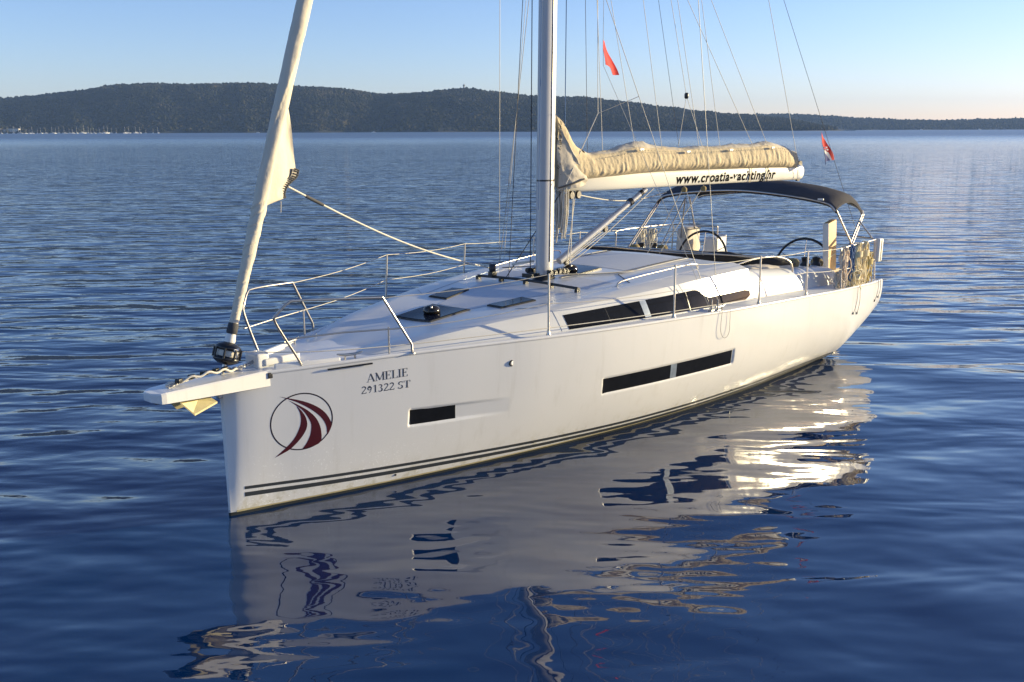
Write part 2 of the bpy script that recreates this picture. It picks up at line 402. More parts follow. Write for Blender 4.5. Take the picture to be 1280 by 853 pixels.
def copy_tree(o, parent=None):
    c = o.copy(); col.objects.link(c)
    if parent is not None: c.parent = parent
    for ch in [x for x in bpy.data.objects if x.parent == o]: copy_tree(ch, c)
    return c
proto = far_sailboat(); first = True
MAR = [12, 18, 25, 33, 41, 48, 52, 55, 62, 66, 72, 80, 84, 88, 95, 101, 105, 110, 118, 124, 127, 131, 138, 143, 147, 152, 158, 169, 173, 182, 187, 194, 203, 209]
GR = 'sailboats moored in the far marina'
for px in MAR:
    o = proto if first else copy_tree(proto); first = False
    d = rnd.uniform(2420, 2560); s = rnd.uniform(.7, 1.25)
    o.matrix_world = Matrix.Translation((world_x(px, d), d, 0)) @ Matrix.Rotation(rnd.uniform(-.9, .9)+(math.pi if rnd.random() < .5 else 0), 4, 'Z') @ Matrix.Scale(s, 4)
    tag(o, 'tiny white sailboat with bare mast moored in the distant marina under the left hill', 'sailboat', GR)
lp = far_launch(); first = True
for px, d, s, lab in ((115.5, 2180, 1.1, 'tiny white motor launch crossing in front of the distant marina'),
                      (331, 2300, .8, 'tiny white launch just left of the furled headsail, under the hill'),
                      (472, 2250, .9, 'tiny white launch on the far water between headsail and mast'),
                      (1140, 3900, 1.3, 'tiny white launch off the low hills, nearer of two on the right'),
                      (1211, 3900, 1.5, 'tiny pale launch at far right under the low hills')):
    o = lp if first else copy_tree(lp); first = False
    o.matrix_world = Matrix.Translation((world_x(px, d), d, 0)) @ Matrix.Rotation(.3, 4, 'Z') @ Matrix.Scale(s, 4)
    tag(o, lab, 'motorboat')
def house(name, label, px, d, wd, dp, ht, z, group=None, flat=False):
    root = empty(name, Matrix.Translation((world_x(px, d), d, z)))
    b = MB(); b.box((0, 0, ht/2), (wd, dp, ht)); b.build('wall', 'fwall', root)
    r_ = MB()
    if flat: r_.box((0, 0, ht+.3), (wd+.8, dp+.8, .5))
    else: r_.prism([(-wd/2-.4, -dp/2-.4, ht), (-wd/2-.4, 0, ht+2.2), (-wd/2-.4, dp/2+.4, ht)], (wd+.8, 0, 0))
    r_.build('roof', 'froof' if not flat else 'fwall', root)
    k = max(2, int(wd/5))
    for i in range(k):
        for zz in ([2.0] if ht < 5.5 else [1.8, 4.8]):
            g = MB(); g.box((-wd/2+wd*(i+.5)/k, -dp/2-.05, zz), (1.5, .12, 1.5)); g.build('window', 'fdark', root)
    return tag(root, label, 'house', group)
for i, (px, wd, ht, z, lb) in enumerate([(3, 16, 8, 3, 'pale waterfront house at the left edge of the photo by the marina'), (12, 13, 9, 4, 'second pale house from the left edge behind the marina masts'),
        (22, 15, 7.5, 3, 'third pale house from the left edge behind the marina masts'), (33, 34, 8.5, 4.5, 'long pale flat-roofed block behind the marina boats')]):
    house('waterfront_house', lb, px, 2720, wd, 10, ht, z, 'houses behind the marina', flat=(i == 3))
house('shore_house', 'low pale house on the shore point right of the boom end', 1003, 3600, 26, 8, 4.5, .3)
house('hillside_house', 'small pale house among trees above the shore point', 973, 3560, 9, 7, 4.5, 12)
dd = 3380; tz = hill_height(RIDGE, 583, 3380, 2700, 3400)+4
tw = empty('lookout_tower', Matrix.Translation((world_x(583, dd), dd, tz)))
b = MB(); b.lathe((0, 0, 0), [(2.9, 0), (2.4, 14), (2.4, 15)], 12); b.build('shaft', 'ftower', tw)
b = MB(); b.lathe((0, 0, 15), [(3.6, 0), (4.0, .6), (4.0, 3.2), (2.2, 4.2), (.3, 5)], 12); b.build('lookout_room', 'ftower', tw)
b = MB(); b.tube([(0, 0, 19.5), (0, 0, 25)], .3, 6); b.build('antenna', 'ftower', tw)
tag(tw, 'small grey lookout tower on the hilltop left of the mast', 'tower')

# ================================================================== THE SAILBOAT
boat = tag(empty('sailboat', boat_m), 'large white cruising sailboat with furled beige sails, nearest in the photo', 'sailboat')
VSH = pchip([0, .06, .15, .41, .82, 1.66, 2.34, 3.08, 3.94, 4.96, 6.24, 7.83, 9.07, 10.2, 10.85], [.03, .085, .135, .250, .43, .785, 1.055, 1.325, 1.57, 1.765, 1.93, 2.03, 2.085, 2.065, 2.0])
WSH = pchip([0, .41, 1.66, 2.34, 3.09, 3.96, 4.99, 6.3, 7.93, 9.2, 10.3, 10.85], [1.339, 1.346, 1.378, 1.381, 1.376, 1.365, 1.342, 1.302, 1.243, 1.19, 1.145, 1.122])
VWL = pchip([0.02, .06, .46, .83, 1.63, 2.54, 3.59, 4.81, 6.07, 7.45, 8.77, 9.7], [.012, .03, .165, .295, .557, .825, 1.09, 1.345, 1.515, 1.61, 1.62, 1.58])
DEP = pchip([0, .3, 1.5, 3, 5, 7.5, 9.0, 9.75, 10.25, 10.85], [.25, .28, .42, .52, .56, .42, .25, .07, -.09, -.27])
def _p(u):
    vs, ws, d = VSH(u), WSH(u), DEP(u)
    vw = min(VWL(u), vs*.93); s = ws/(ws+d); lo, hi = 1.05, 9
    for _ in range(40):
        p = (lo+hi)/2
        if (1-s**p)**(1/p)*vs > vw: hi = p
        else: lo = p
    return p
_pu = [i*.25 for i in range(39)]
PE = pchip(_pu+[10.1, 10.85], [_p(u) for u in _pu]+[3.6, 3.3])
def sst(a, b, x):
    t = min(max((x-a)/(b-a), 0), 1); return t*t*(3-2*t)
def recess(u, w_):                    # moulded window recesses in the topsides
    d = 0.
    # forward port with its tapering scoop
    wt = .800-.034*(u-1.62); wb = .630-.02*(u-1.62)
    if 1.58 < u < 2.75 and .55 < w_ < .85:
        ins = sst(wb-.012, wb+.012, w_)*(1-sst(wt-.010, wt+.010, w_))*sst(1.605, 1.625, u)
        dep = .022 if u < 2.10 else .022*max(0, 1-(u-2.10)/.58)
        low = wb if u < 2.1 else wb+.0*u
        d += dep*ins
    wt = .800-.004*(u-3.84); wb = .602-.007*(u-3.84)
    if 3.75 < u < 6.25:
        d += .016*sst(wb-.012, wb+.012, w_)*(1-sst(wt-.012, wt+.012, w_))*sst(3.825, 3.85, u+(.8-w_)*-.2)*(1-sst(6.11, 6.14, u-(.8-w_)*.21))
    return d
def hv0(u, w_):
    vs, ws, d = VSH(u), WSH(u), DEP(u); s = min(max((ws-w_)/(ws+d), 0), 1); p = PE(u)
    return vs*(1-s**p)**(1/p)
def hv(u, w_): return hv0(u, w_)-recess(u, w_)
U_END = 10.85
def hull_us():
    us = [0, .008, .02, .04, .06, .09, .12]; u = .16
    while u < 1.55: us.append(u); u += .05
    u = 1.56
    while u < 2.76: us.append(u); u += .012
    while u < 3.78: us.append(u); u += .05
    u = 3.78
    while u < 6.24: us.append(u); u += .014
    while u < U_END-.02: us.append(u); u += .06
    us.append(U_END); return us
WT = 0.034                            # top of the dark antifouling
def side_rows(us, lo, hi, n, sgn, rec=True):
    rows = []
    for u in us:
        a, b = lo(u), hi(u); row = []
        for j in range(n+1):
            w_ = a+(b-a)*j/n
            row.append(L(u, sgn*((hv if (rec and sgn > 0) else hv0)(u, w_)), w_))
        rows.append(row)
    return rows
HUS = hull_us()
def lo_paint(u): return max(WT, -DEP(u)+.0) if DEP(u) > -WT else -DEP(u)
hb = MB()
hb.grid(side_rows(HUS, lambda u: max(WT, -DEP(u)), WSH, 96, 1))
hb.grid(side_rows(HUS[::3]+[U_END], lambda u: max(WT, -DEP(u)), WSH, 30, -1))
row = [L(.0, hv0(0, WT+(WSH(0)-WT)*j/20), WT+(WSH(0)-WT)*j/20) for j in range(21)]
hb.grid([row, [Vector((p.x-.012, 0, p.z)) for p in row], [Vector((p.x, -p.y, p.z)) for p in row]])
tr_ = [L(U_END, s*hv0(U_END, WSH(U_END)+(-DEP(U_END)-WSH(U_END))*j/30), WSH(U_END)+(-DEP(U_END)-WSH(U_END))*j/30) for s in (1, -1) for j in (range(31) if s > 0 else range(30, -1, -1))]
hb.add(tr_, [list(range(len(tr_)))])
hull = hb.build('hull', 'gel', boat, recalc=False)
def fix_normals_out(ob):              # outward: away from the boat's middle
    me = ob.data; bm = bmesh.new(); bm.from_mesh(me)
    for f in bm.faces:
        c = f.calc_center_median()
        ref = Vector((0, c.y, .0)) if abs(c.x-U_END) > .01 else Vector((1, 0, 0))
        if c.x < .005: ref = Vector((-1, 0, 0))
        if f.normal.dot(ref) < 0: f.normal_flip()
    bm.to_mesh(me); bm.free()
fix_normals_out(hull)
ub = MB()
uus = [u for u in HUS[::4]+[U_END] if DEP(u) > -WT]
for s in (1, -1): ub.grid(side_rows(uus, lambda u: -DEP(u), lambda u: WT, 14, s, False))
row = [L(0, hv0(0, -.25+.30*j/6), -.25+.305*j/6) for j in range(7)]
ub.grid([row, [Vector((p.x-.012, 0, p.z)) for p in row], [Vector((p.x, -p.y, p.z)) for p in row]])
fix_normals_out(ub.build('underwater_hull', 'anti', boat, recalc=False))

def on_hull(name, polys, material, parent, off=.0006, seg=.06, thick=0.):
    """flat outlines given in (u, w), laid on the port topsides"""
    V = []; F = []
    for k, poly in enumerate(polys):
        bm = bmesh.new(); vs = [bm.verts.new((p[0], p[1], 0)) for p in poly]; bm.faces.new(vs)
        bmesh.ops.triangulate(bm, faces=bm.faces[:])
        for _ in range(6):
            ed = [e for e in bm.edges if e.calc_length() > seg]
            if not ed: break
            bmesh.ops.subdivide_edges(bm, edges=ed, cuts=1, use_grid_fill=False)
            bmesh.ops.triangulate(bm, faces=bm.faces[:])
        bm.verts.index_update(); o = len(V)
        V += [L(v.co.x, hv(v.co.x, v.co.y)+off+k*.000015, v.co.y) for v in bm.verts]
        for f in bm.faces:
            ids = [o+v.index for v in f.verts]
            a, b, c = (V[i] for i in ids[:3])
            if (b-a).cross(c-a).y > 0: ids.reverse()
            F.append(ids)
        bm.free()
    mb = MB(); mb.add(V, F, True); return mb.build(name, material, parent, recalc=False)
def band(lo, hi, u0, u1, du=.08):
    n = int((u1-u0)/du); us = [u0+(u1-u0)*i/n for i in range(n+1)]
    return us
def hull_band(name, lo, hi, u0, u1, material, off=.004, sides=(1,)):
    us = band(lo, hi, u0, u1); mb = MB()
    for s in sides:
        rows = [[L(u, s*((hv if s > 0 else hv0)(u, lo(u)+(hi(u)-lo(u))*j/3)+off), lo(u)+(hi(u)-lo(u))*j/3) for j in range(4)] for u in us]
        mb.grid(rows)
    o = mb.build(name, material, hull, recalc=False); fix_normals_out(o); return o
S1T = pchip([.12, .81, 2.1, 3.48, 4.7, 6.28, 8.0, 9.9], [.275, .244, .205, .165, .145, .138, .142, .165])
hull_band('stripe', lambda u: S1T(u)-.030-.007*min(u/4, 1), S1T, .122, 9.92, 'stripe', .0014, (1, -1))
hull_band('stripe', lambda u: S1T(u)-.103, lambda u: S1T(u)-.060, .122, 9.75, 'stripe', .0014, (1, -1))
hull_band('waterline_stain', lambda u: WT-.004, lambda u: WT+.012+.006*fbm(u*3, 0), .05, 9.6, 'scum', .0012, (1, -1))
# windows in the topsides
def quad_on_hull(name, q, material, parent, off):
    return on_hull(name, [q], material, parent, off, seg=.08)
fwn = quad_on_hull('hull_window', [(1.634, .636), (2.102, .627), (2.088, .777), (1.625, .792)], 'glass', hull, .002)
awn = quad_on_hull('hull_window', [(3.868, .610), (6.140, .592), (6.098, .780), (3.845, .791)], 'glass', hull, .002)
quad_on_hull('window_divider', [(4.955, .602), (5.06, .601), (5.02, .785), (4.915, .786)], 'silver', hull, .004)
# emblem
ring = [(.8875+.0, .79)]
cx, cw, ra, rb = .6205, .8325, .2665, .2755
def ringpoly(k0, k1, n, ro, ri):
    o_ = [(cx+ro*ra*math.cos(k0+(k1-k0)*i/n), cw+ro*rb*math.sin(k0+(k1-k0)*i/n)) for i in range(n+1)]
    i_ = [(cx+ri*ra*math.cos(k0+(k1-k0)*i/n), cw+ri*rb*math.sin(k0+(k1-k0)*i/n)) for i in range(n+1)]
    return o_+i_[::-1]
on_hull('emblem_ring', [ringpoly(a*math.pi/3+.0001, (a+1)*math.pi/3, 12, 1.022, .978) for a in range(6)], 'ringdark', hull, .0006)
EA = [(.436, 1.103), (.491, 1.085), (.634, 1.034), (.748, .968), (.823, .895), (.866, .819), (.881, .761), (.865, .708), (.846, .669), (.839, .691), (.833, .755), (.802, .829), (.746, .900), (.671, .967), (.583, 1.029), (.490, 1.078)]
EB = [(.509, 1.060), (.595, 1.000), (.670, .940), (.733, .868), (.770, .793), (.789, .707), (.785, .610), (.718, .573), (.623, .563), (.661, .619), (.692, .697), (.700, .792), (.675, .865), (.632, .940), (.576, .999)]
EC = [(.576, .997), (.619, .942), (.656, .868), (.665, .784), (.635, .707), (.579, .634), (.517, .576), (.449, .540), (.382, .511), (.455, .574), (.504, .620), (.554, .680), (.591, .756), (.611, .835), (.606, .917)]
def smooth_poly(P, n=3):
    out = []; k = len(P)
    for i in range(k):
        p0, p1, p2, p3 = [Vector((*P[(i+j) % k], 0)) for j in (-1, 0, 1, 2)]
        sharp = lambda a, b, c: (b-a).normalized().dot((c-b).normalized()) < .3
        if sharp(p0, p1, p2): p0 = p1
        if sharp(p1, p2, p3): p3 = p2
        for q in range(n):
            t = q/n; r_ = .5*((2*p1)+(p2-p0)*t+(2*p0-5*p1+4*p2-p3)*t*t+(3*p1-p0-3*p2+p3)*t**3); out.append((r_.x, r_.y))
    return out
for nm, P in (('emblem_sail', EA), ('emblem_sail', EB), ('emblem_sail', EC)): on_hull(nm, [smooth_poly(P)], 'maroon', hull, .0009)
# serif lettering
def seg(a, b, w_):
    a = Vector(a); b = Vector(b); n = (b-a).normalized(); n = Vector((-n.y, n.x))*w_/2
    return [tuple(a+n), tuple(a-n), tuple(b-n), tuple(b+n)]
def ser(x, y, w_=.26, h=.045): return [(x-w_/2, y), (x+w_/2, y), (x+w_/2, y+h), (x-w_/2, y+h)]
def arc(cx_, cy_, rx, ry, a0, a1, w0, w1, n=14):
    o_, i_ = [], []
    for k in range(n+1):
        t = k/n; a = R(a0+(a1-a0)*t); w_ = (w0+(w1-w0)*math.sin(t*math.pi))/2
        o_.append((cx_+(rx+w_)*math.cos(a), cy_+(ry+w_)*math.sin(a))); i_.append((cx_+(rx-w_)*math.cos(a), cy_+(ry-w_)*math.sin(a)))
    return o_+i_[::-1]
TK, TN = .15, .055
G = {
 'A': (.78, [seg((.08, 0), (.38, 1), TN), seg((.38, .97), (.70, 0), TK), seg((.17, .33), (.57, .33), TN), ser(.08, 0, .24), ser(.70, 0, .27)]),
 'M': (.98, [seg((.14, 0), (.14, 1), TN), seg((.14, .97), (.48, .08), TK), seg((.48, .05), (.83, .97), TN), seg((.83, 0), (.83, 1), TK), ser(.14, 0, .26), ser(.83, 0, .3), ser(.12, .955, .2), ser(.85, .955, .24)]),
 'E': (.66, [seg((.17, 0), (.17, 1), TK), ser(.31, 0, .56), ser(.30, .955, .54), seg((.24, .51), (.44, .51), TN), seg((.575, 0), (.575, .22), TN), seg((.555, .80), (.555, 1), TN), seg((.43, .40), (.43, .62), TN)]),
 'L': (.64, [seg((.17, 0), (.17, 1), TK), ser(.31, 0, .56), ser(.17, .955, .34), seg((.575, 0), (.575, .24), TN)]),
 'I': (.36, [seg((.17, 0), (.17, 1), TK), ser(.17, 0, .34), ser(.17, .955, .34)]),
 'T': (.70, [seg((.34, 0), (.34, 1), TK), ser(.34, 0, .34), ser(.34, .955, .66), seg((.035, .76), (.035, 1), TN), seg((.645, .76), (.645, 1), TN)]),
 '1': (.5, [seg((.27, 0), (.27, 1), TK-.02), ser(.27, 0, .32), seg((.08, .84), (.27, .97), TN)]),
 '2': (.56, [arc(.26, .73, .18, .22, 165, -25, TN, TK), seg((.42, .64), (.06, .06), TN+.03), ser(.27, 0, .46, .10), seg((.485, .02), (.50, .2), TN)]),
 '3': (.56, [arc(.24, .755, .16, .19, 150, -80, TN, TK-.02), arc(.23, .28, .20, .235, 85, -150, TN, TK)]),
 '9': (.56, [arc(.26, .68, .16, .265, 0, 180, TN, TN), arc(.26, .68, .17, .265, 180, 350, TK-.02, TN+.02), arc(.12, .62, .31, .58, 12, -72, TK-.02, TN)]),
 'S': (.6, [arc(.29, .74, .18, .21, 40, 250, TN, TK-.03), arc(.27, .26, .20, .22, 80, -150, TN, TK), seg((.46, .76), (.46, .98), TN-.01), seg((.06, .03), (.06, .26), TN-.01)]),
 ' ': (.3, [])}
def lettering(name, s, u0, u1, w0, w1, ht):
    tot = sum(G[c][0] for c in s); k = (u1-u0)/tot; x = 0; P = []
    for c in s:
        for poly in G[c][1]:
            P.append([(u0+(x+p[0])*k+p[1]*ht*.10*0, w0+(w1-w0)*((x+p[0])*k/(u1-u0))+p[1]*ht) for p in poly])
        x += G[c][0]
    return on_hull(name, P, 'letter', hull, .0006, seg=.05)
lettering('name_lettering', 'AMELIE', 1.205, 1.592, 1.138, 1.154, .083)
lettering('registration_lettering', '291322 ST', 1.15, 1.615, 1.028, 1.037, .074)
# skin fittings
f_ = MB(); p = L(2.662, hv(2.662, 1.146)+.0004, 1.146); ax = L(0, 1, -.05)
f_.lathe(p, [(.036, -.012), (.036, -.003), (.034, .001)], 24, ax); f_.build('skin_fitting', 'black', hull)
f_ = MB(); f_.lathe(p, [(.022, .0), (.020, .003), (.012, .0035)], 16, ax); f_.build('skin_fitting', 'plastic', hull)
for (u, w_) in ((3.13, .15), (1.55, .10), (6.5, .14)):
    f_ = MB(); f_.lathe(L(u, hv(u, w_)+.0005, w_), [(.014, -.01), (.014, .001), (.009, .003)], 14, ax); f_.build('skin_fitting', 'black', hull)

# ------------------------------------------------------------------ deck
CAMB = .035
def deck_w(u, v): 
    vs = max(VSH(u), .05); return WSH(u)-.012+CAMB*(1-min(1, (v/vs)**2))
dk = MB(); us = [0.01, .05, .1, .2, .3, .45, .6, .8]+[1+.25*i for i in range(25)]
rows = [[L(u, t*(VSH(u)-.012), deck_w(u, t*VSH(u))) for t in [i/12-1 for i in range(25)]] for u in us]
dk.grid(rows)
us2 = [7.0+.25*i for i in range(15)]+[10.6, 10.84]
for s in (1, -1):
    dk.grid([[L(u, s*(1.30+(VSH(u)-.012-1.30)*t/6), deck_w(u, s*(1.30+(VSH(u)-1.3)*t/6))) for t in range(7)] for u in us2])
deck = dk.build('deck', 'deck', boat)
rl_ = MB()
for s in (1, -1):
    us3 = [0.0, .03, .06, .1, .15]+[.2+.1*i for i in range(107)]
    prof = [(-.004, -.020), (.006, -.017), (.007, -.002), (.003, .012), (-.02, .015), (-.045, .006), (-.05, -.02)]
    rl_.grid([[L(u, s*max(0, VSH(u)+a), WSH(u)+b) for a, b in prof] for u in us3 if u <= 10.85])
rl_.build('gunwale', 'gel', boat)
ck = MB()   # cockpit well
ck.grid([[L(u, v, w_) for v, w_ in ((1.30, 1.26), (1.28, .98), (.75, .96), (.72, .62), (-.72, .62), (-.75, .96), (-1.28, .98), (-1.30, 1.26))] for u in (7.05, 8.5, 10.0)], smooth=False)
ck.grid([[L(u, v, w_) for v, w_ in ((1.30, 1.26), (1.28, .64), (-1.28, .64), (-1.30, 1.26))] for u in (10.0, 10.84)], smooth=False)
ck.build('cockpit', 'teak', boat)
sp_ = MB(); sp_.box(L(10.98, 0, .36), (.32, 2.6, .08), bevel=.02); sp_.build('swim_platform', 'gel', boat)

# ------------------------------------------------------------------ cabin
CU = [1.25, 2.1, 2.9, 3.6, 4.3, 5.2, 6.2, 6.8, 7.05]
BV = pchip(CU, [.50, .84, 1.12, 1.30, 1.44, 1.57, 1.63, 1.64, 1.64]); 
FV = pchip(CU, [.46, .77, .975, 1.155, 1.285, 1.425, 1.515, 1.54, 1.545]); FW = pchip(CU, [1.366, 1.492, 1.552, 1.588, 1.615, 1.648, 1.678, 1.68, 1.675])
CV = pchip(CU, [.30, .52, .80, .99, 1.12, 1.22, 1.30, 1.33, 1.33]); CW = pchip(CU, [1.377, 1.488, 1.575, 1.612, 1.648, 1.70, 1.735, 1.742, 1.74])
TW = pchip(CU, [1.386, 1.463, 1.533, 1.590, 1.660, 1.715, 1.752, 1.76, 1.76])
def base_w(u): return deck_w(u, BV(u))-.006
def cab_half(u):
    bv, fv, fw_, cv, cw_, tw_ = BV(u), FV(u), FW(u), CV(u), CW(u), TW(u)
    pts = [(bv+.02, base_w(u)-.01)]
    for j in range(9):
        t = j/8; pts.append((bv+(fv-bv)*t+.006*math.sin(t*math.pi), base_w(u)+(fw_-base_w(u))*t))
    for j in range(1, 4):
        t = j/3; pts.append((fv+(cv-fv)*t, fw_+(cw_-fw_)*t+.008*math.sin(t*math.pi)))
    for j in range(1, 6):
        t = j/5; v = cv*(1-t); a = cw_-.012*sst(0, .25, t); pts.append((v, a+(tw_-a)*sst(0.05, 1, t)))
    return pts
cb = MB(); us = [1.25+.08*i for i in range(int((7.05-1.25)/.08)+1)]+[7.05]
rows = []
for u in us:
    h = cab_half(u); rows.append([L(u, v, w_) for v, w_ in h]+[L(u, -v, w_) for v, w_ in h[:-1][::-1]])
nh = len(rows[0])
for j0, j1 in ((0, 10), (9, 13), (12, nh-12), (nh-13, nh-9), (nh-10, nh)): cb.grid([r_[j0:j1] for r_ in rows])
bulk = rows[-1]; cb.add(bulk+[L(7.05, -1.6, .64), L(7.05, 1.6, .64)], [list(range(len(bulk)+2))])
cabin = cb.build('cabin', 'cabin', boat)
cw_o = MB(); cw_o.box(L(7.062, 0, 1.28), (.012, .66, .80)); cw_o.build('companionway', 'glass', boat)
def cab_pt(u, s, off=.004):           # point on the port cabin side, s 0 at deck .. 1 at the knuckle
    v = BV(u)+(FV(u)-BV(u))*s+.006*math.sin(s*math.pi); w_ = base_w(u)+(FW(u)-base_w(u))*s
    n = Vector((FW(u)-base_w(u), BV(u)-FV(u))).normalized()
    return L(u, v+n.x*off, w_+n.y*off)
def cab_window(name, us, lo, hi, material, off=.004, sgn=1):
    mb = MB(); rows = []
    for u in us:
        row = [cab_pt(u, lo(u)+(hi(u)-lo(u))*j/4, off) for j in range(5)]
        rows.append([Vector((p.x, sgn*p.y, p.z)) for p in row])
    mb.grid(rows, smooth=False); return mb.build(name, material, cabin)
def lerp(xs, ys):
    def f(x):
        if x <= xs[0]: return ys[0]
        for i in range(len(xs)-1):
            if x <= xs[i+1]: return ys[i]+(ys[i+1]-ys[i])*(x-xs[i])/(xs[i+1]-xs[i])
        return ys[-1]
    return f
CWH = lerp([3.50, 5.68, 5.76, 5.85, 5.96, 6.85, 6.98], [.74, .70, .66, .46, .36, .36, .31]); CWL = lerp([3.50, 6.85, 6.98], [.07, .05, .16])
cus = [3.50+.04*i for i in range(88)]
for s in (1, -1):
    cab_window('cabin_window', cus, CWL, CWH, 'glass', .004, s)
    cab_window('window_divider', [4.655+.025*i for i in range(5)], lambda u: .075, lambda u: .715, 'silver', .008, s)
    cab_window('window_divider', [4.10, 4.107], lambda u: .075, lambda u: .72, 'black', .0055, s)
    cab_window('window_divider', [5.50, 5.512], lambda u: .06, lambda u: .69, 'black', .006, s)
hr = MB()
def roof_w(u, v):
    cv = CV(u); a = CW(u)-.012; t = 1-min(abs(v)/cv, 1); return (CW(u)-.012*sst(0, .25, t))+(TW(u)-(CW(u)-.012*sst(0, .25, t)))*sst(.05, 1, t)
def roof_panel(name, quad, material, parent, off, n=8, thick=.0):
    a, b, c, d = [Vector((*q, 0)) for q in quad]; rows = []
    for i in range(n+1):
        r0 = a+(b-a)*i/n; r1 = d+(c-d)*i/n
        rows.append([L(p.x, p.y, roof_w(p.x, p.y)+off) for p in [r0+(r1-r0)*j/n for j in range(n+1)]])
    mb = MB(); mb.grid(rows)
    if thick:
        ed = rows[0]+[r[-1] for r in rows[1:]]+rows[-1][::-1][1:]+[r[0] for r in rows[::-1]][1:-1]
        mb.grid([ed, [p-Vector((0, 0, thick)) for p in ed]], closed_v=True, smooth=False)
    return mb.build(name, material, parent)
def hatch(quad, dome=None, label=None):
    c = Vector((sum(q[0] for q in quad)/4, sum(q[1] for q in quad)/4))
    big = [tuple(c+(Vector(q)-c)*1.07) for q in quad]
    h = roof_panel('deck_hatch', big, 'black', boat, .016, thick=.03)
    roof_panel('hatch_lens', quad, 'hatchg', h, .021, thick=.004)
    if dome:
        d = MB(); d.lathe(L(dome[0], dome[1], roof_w(*dome)+.02), [(.085, 0), (.095, .01), (.095, .03), (.082, .065), (.05, .082), (.004, .088)], 24); d.build('vent_dome', 'dome', h)
        d = MB(); d.lathe(L(dome[0]-.05, dome[1]+.05, roof_w(*dome)+.085), [(.012, 0), (.012, .02), (.004, .024)], 10); d.build('vent_knob', 'steel', h)
    if label: h['label'] = label
    return h
hatch([(2.36, -.24), (2.93, -.26), (2.96, .26), (2.41, .24)], (2.66, .0), 'smoked square foredeck hatch with round vent')
hatch([(3.23, .33), (3.69, .43), (3.65, .65), (3.19, .57)], None, 'narrow smoked hatch on the port cabin top')
hatch([(3.23, -.33), (3.69, -.43), (3.65, -.65), (3.19, -.57)], None, 'narrow smoked hatch on the starboard cabin top')
hatch([(4.98, -.24), (5.48, -.24), (5.48, .24), (4.98, .24)], (5.10, .05), 'smoked square hatch with round vent behind the mast')
def seam(pts, r_=.003, m_='silver', nm='moulding_seam'):
    q = MB(); q.tube(pts, r_, 4); q.build(nm, m_, cabin)
for s in (1, -1):
    P_ = [cab_pt(3.40, t/6, .001) for t in range(7)]; seam([Vector((p.x, s*p.y, p.z)) for p in P_]+[L(3.34, s*CV(3.34), CW(3.34)+.002), L(3.22, s*(CV(3.22)-.16), roof_w(3.22, CV(3.22)-.16)+.002)])
    P_ = [cab_pt(2.02+.12*i, .02, .004) for i in range(38)]; seam([Vector((p.x, s*p.y, p.z)) for p in P_], .004, 'cabin')
    seam([L(u, s*(CV(u)-.17), roof_w(u, CV(u)-.17)+.001) for u in [3.22+.1*i for i in range(18)]])
    seam([L(5.0, s*(CV(5.0)-.17), roof_w(5.0, CV(5.0)-.17)+.001), L(5.35, s*.62, roof_w(5.35, .62)+.001), L(6.9, s*.80, roof_w(6.9, .80)+.001)], .006, 'roped')
M['skid'] = mat('nonskid_panel', (.55, .57, .60), .7, nscale=30, namp=.06, bump=.6, bscale=240, bdist=.001)
roof_panel('nonskid_panel', [(3.02, -.26), (4.12, -.60), (4.12, .60), (3.02, .26)], 'skid', cabin, .0025)
roof_panel('nonskid_panel', [(5.60, -.56), (6.85, -.66), (6.85, .66), (5.60, .56)], 'skid', cabin, .0025)
for s in (1, -1): roof_panel('nonskid_panel', [(4.45, s*.34), (4.9, s*.36), (4.9, s*.86), (4.45, s*.80)], 'skid', cabin, .0025)
# self-tacking jib track
tkm = MB(); tkm.tube([L(4.27+.0*abs(v), v, roof_w(4.27, v)+.045) for v in [-.8+.1*i for i in range(17)]], .017, 8)
for v in (-.79, -.4, 0, .4, .79): tkm.box(L(4.27, v, roof_w(4.27, v)+.02), (.06, .04, .05))
tk = tkm.build('jib_track', 'black', boat)
tc_ = MB(); tc_.box(L(4.27, -.55, roof_w(4.27, -.55)+.085), (.10, .07, .06), bevel=.01); tc_.lathe(L(4.27, -.55, roof_w(4.27, -.55)+.11), [(.035, 0), (.045, .02), (.045, .09), (.03, .10)], 12); tc_.build('jib_car', 'black', tk)
# cabin-top control lines and grab rails
gr_ = MB()
for s in (1, -1): gr_.tube(smooth_line([L(4.75, s*1.02, roof_w(4.75, 1.02)+.0), L(4.85, s*1.03, roof_w(4.85, 1.03)+.05), L(5.6, s*1.09, roof_w(5.6, 1.09)+.055), L(6.3, s*1.14, roof_w(6.3, 1.14)+.055), L(6.42, s*1.14, roof_w(6.42, 1.14))], 6), .011, 6)
gr_.build('grab_rail', 'steel', boat)
for k, (v0, v1) in enumerate(((.16, .62), (.20, .68), (-.16, -.62), (-.22, -.7))):
    q = MB(); q.tube([L(u, v0+(v1-v0)*sst(4.7, 5.6, u), roof_w(u, v0+(v1-v0)*sst(4.7, 5.6, u))+.012) for u in [4.72+.08*i for i in range(29)]], .006, 5)
    q.build('control_line', 'ropew' if k % 2 else 'roped', boat)
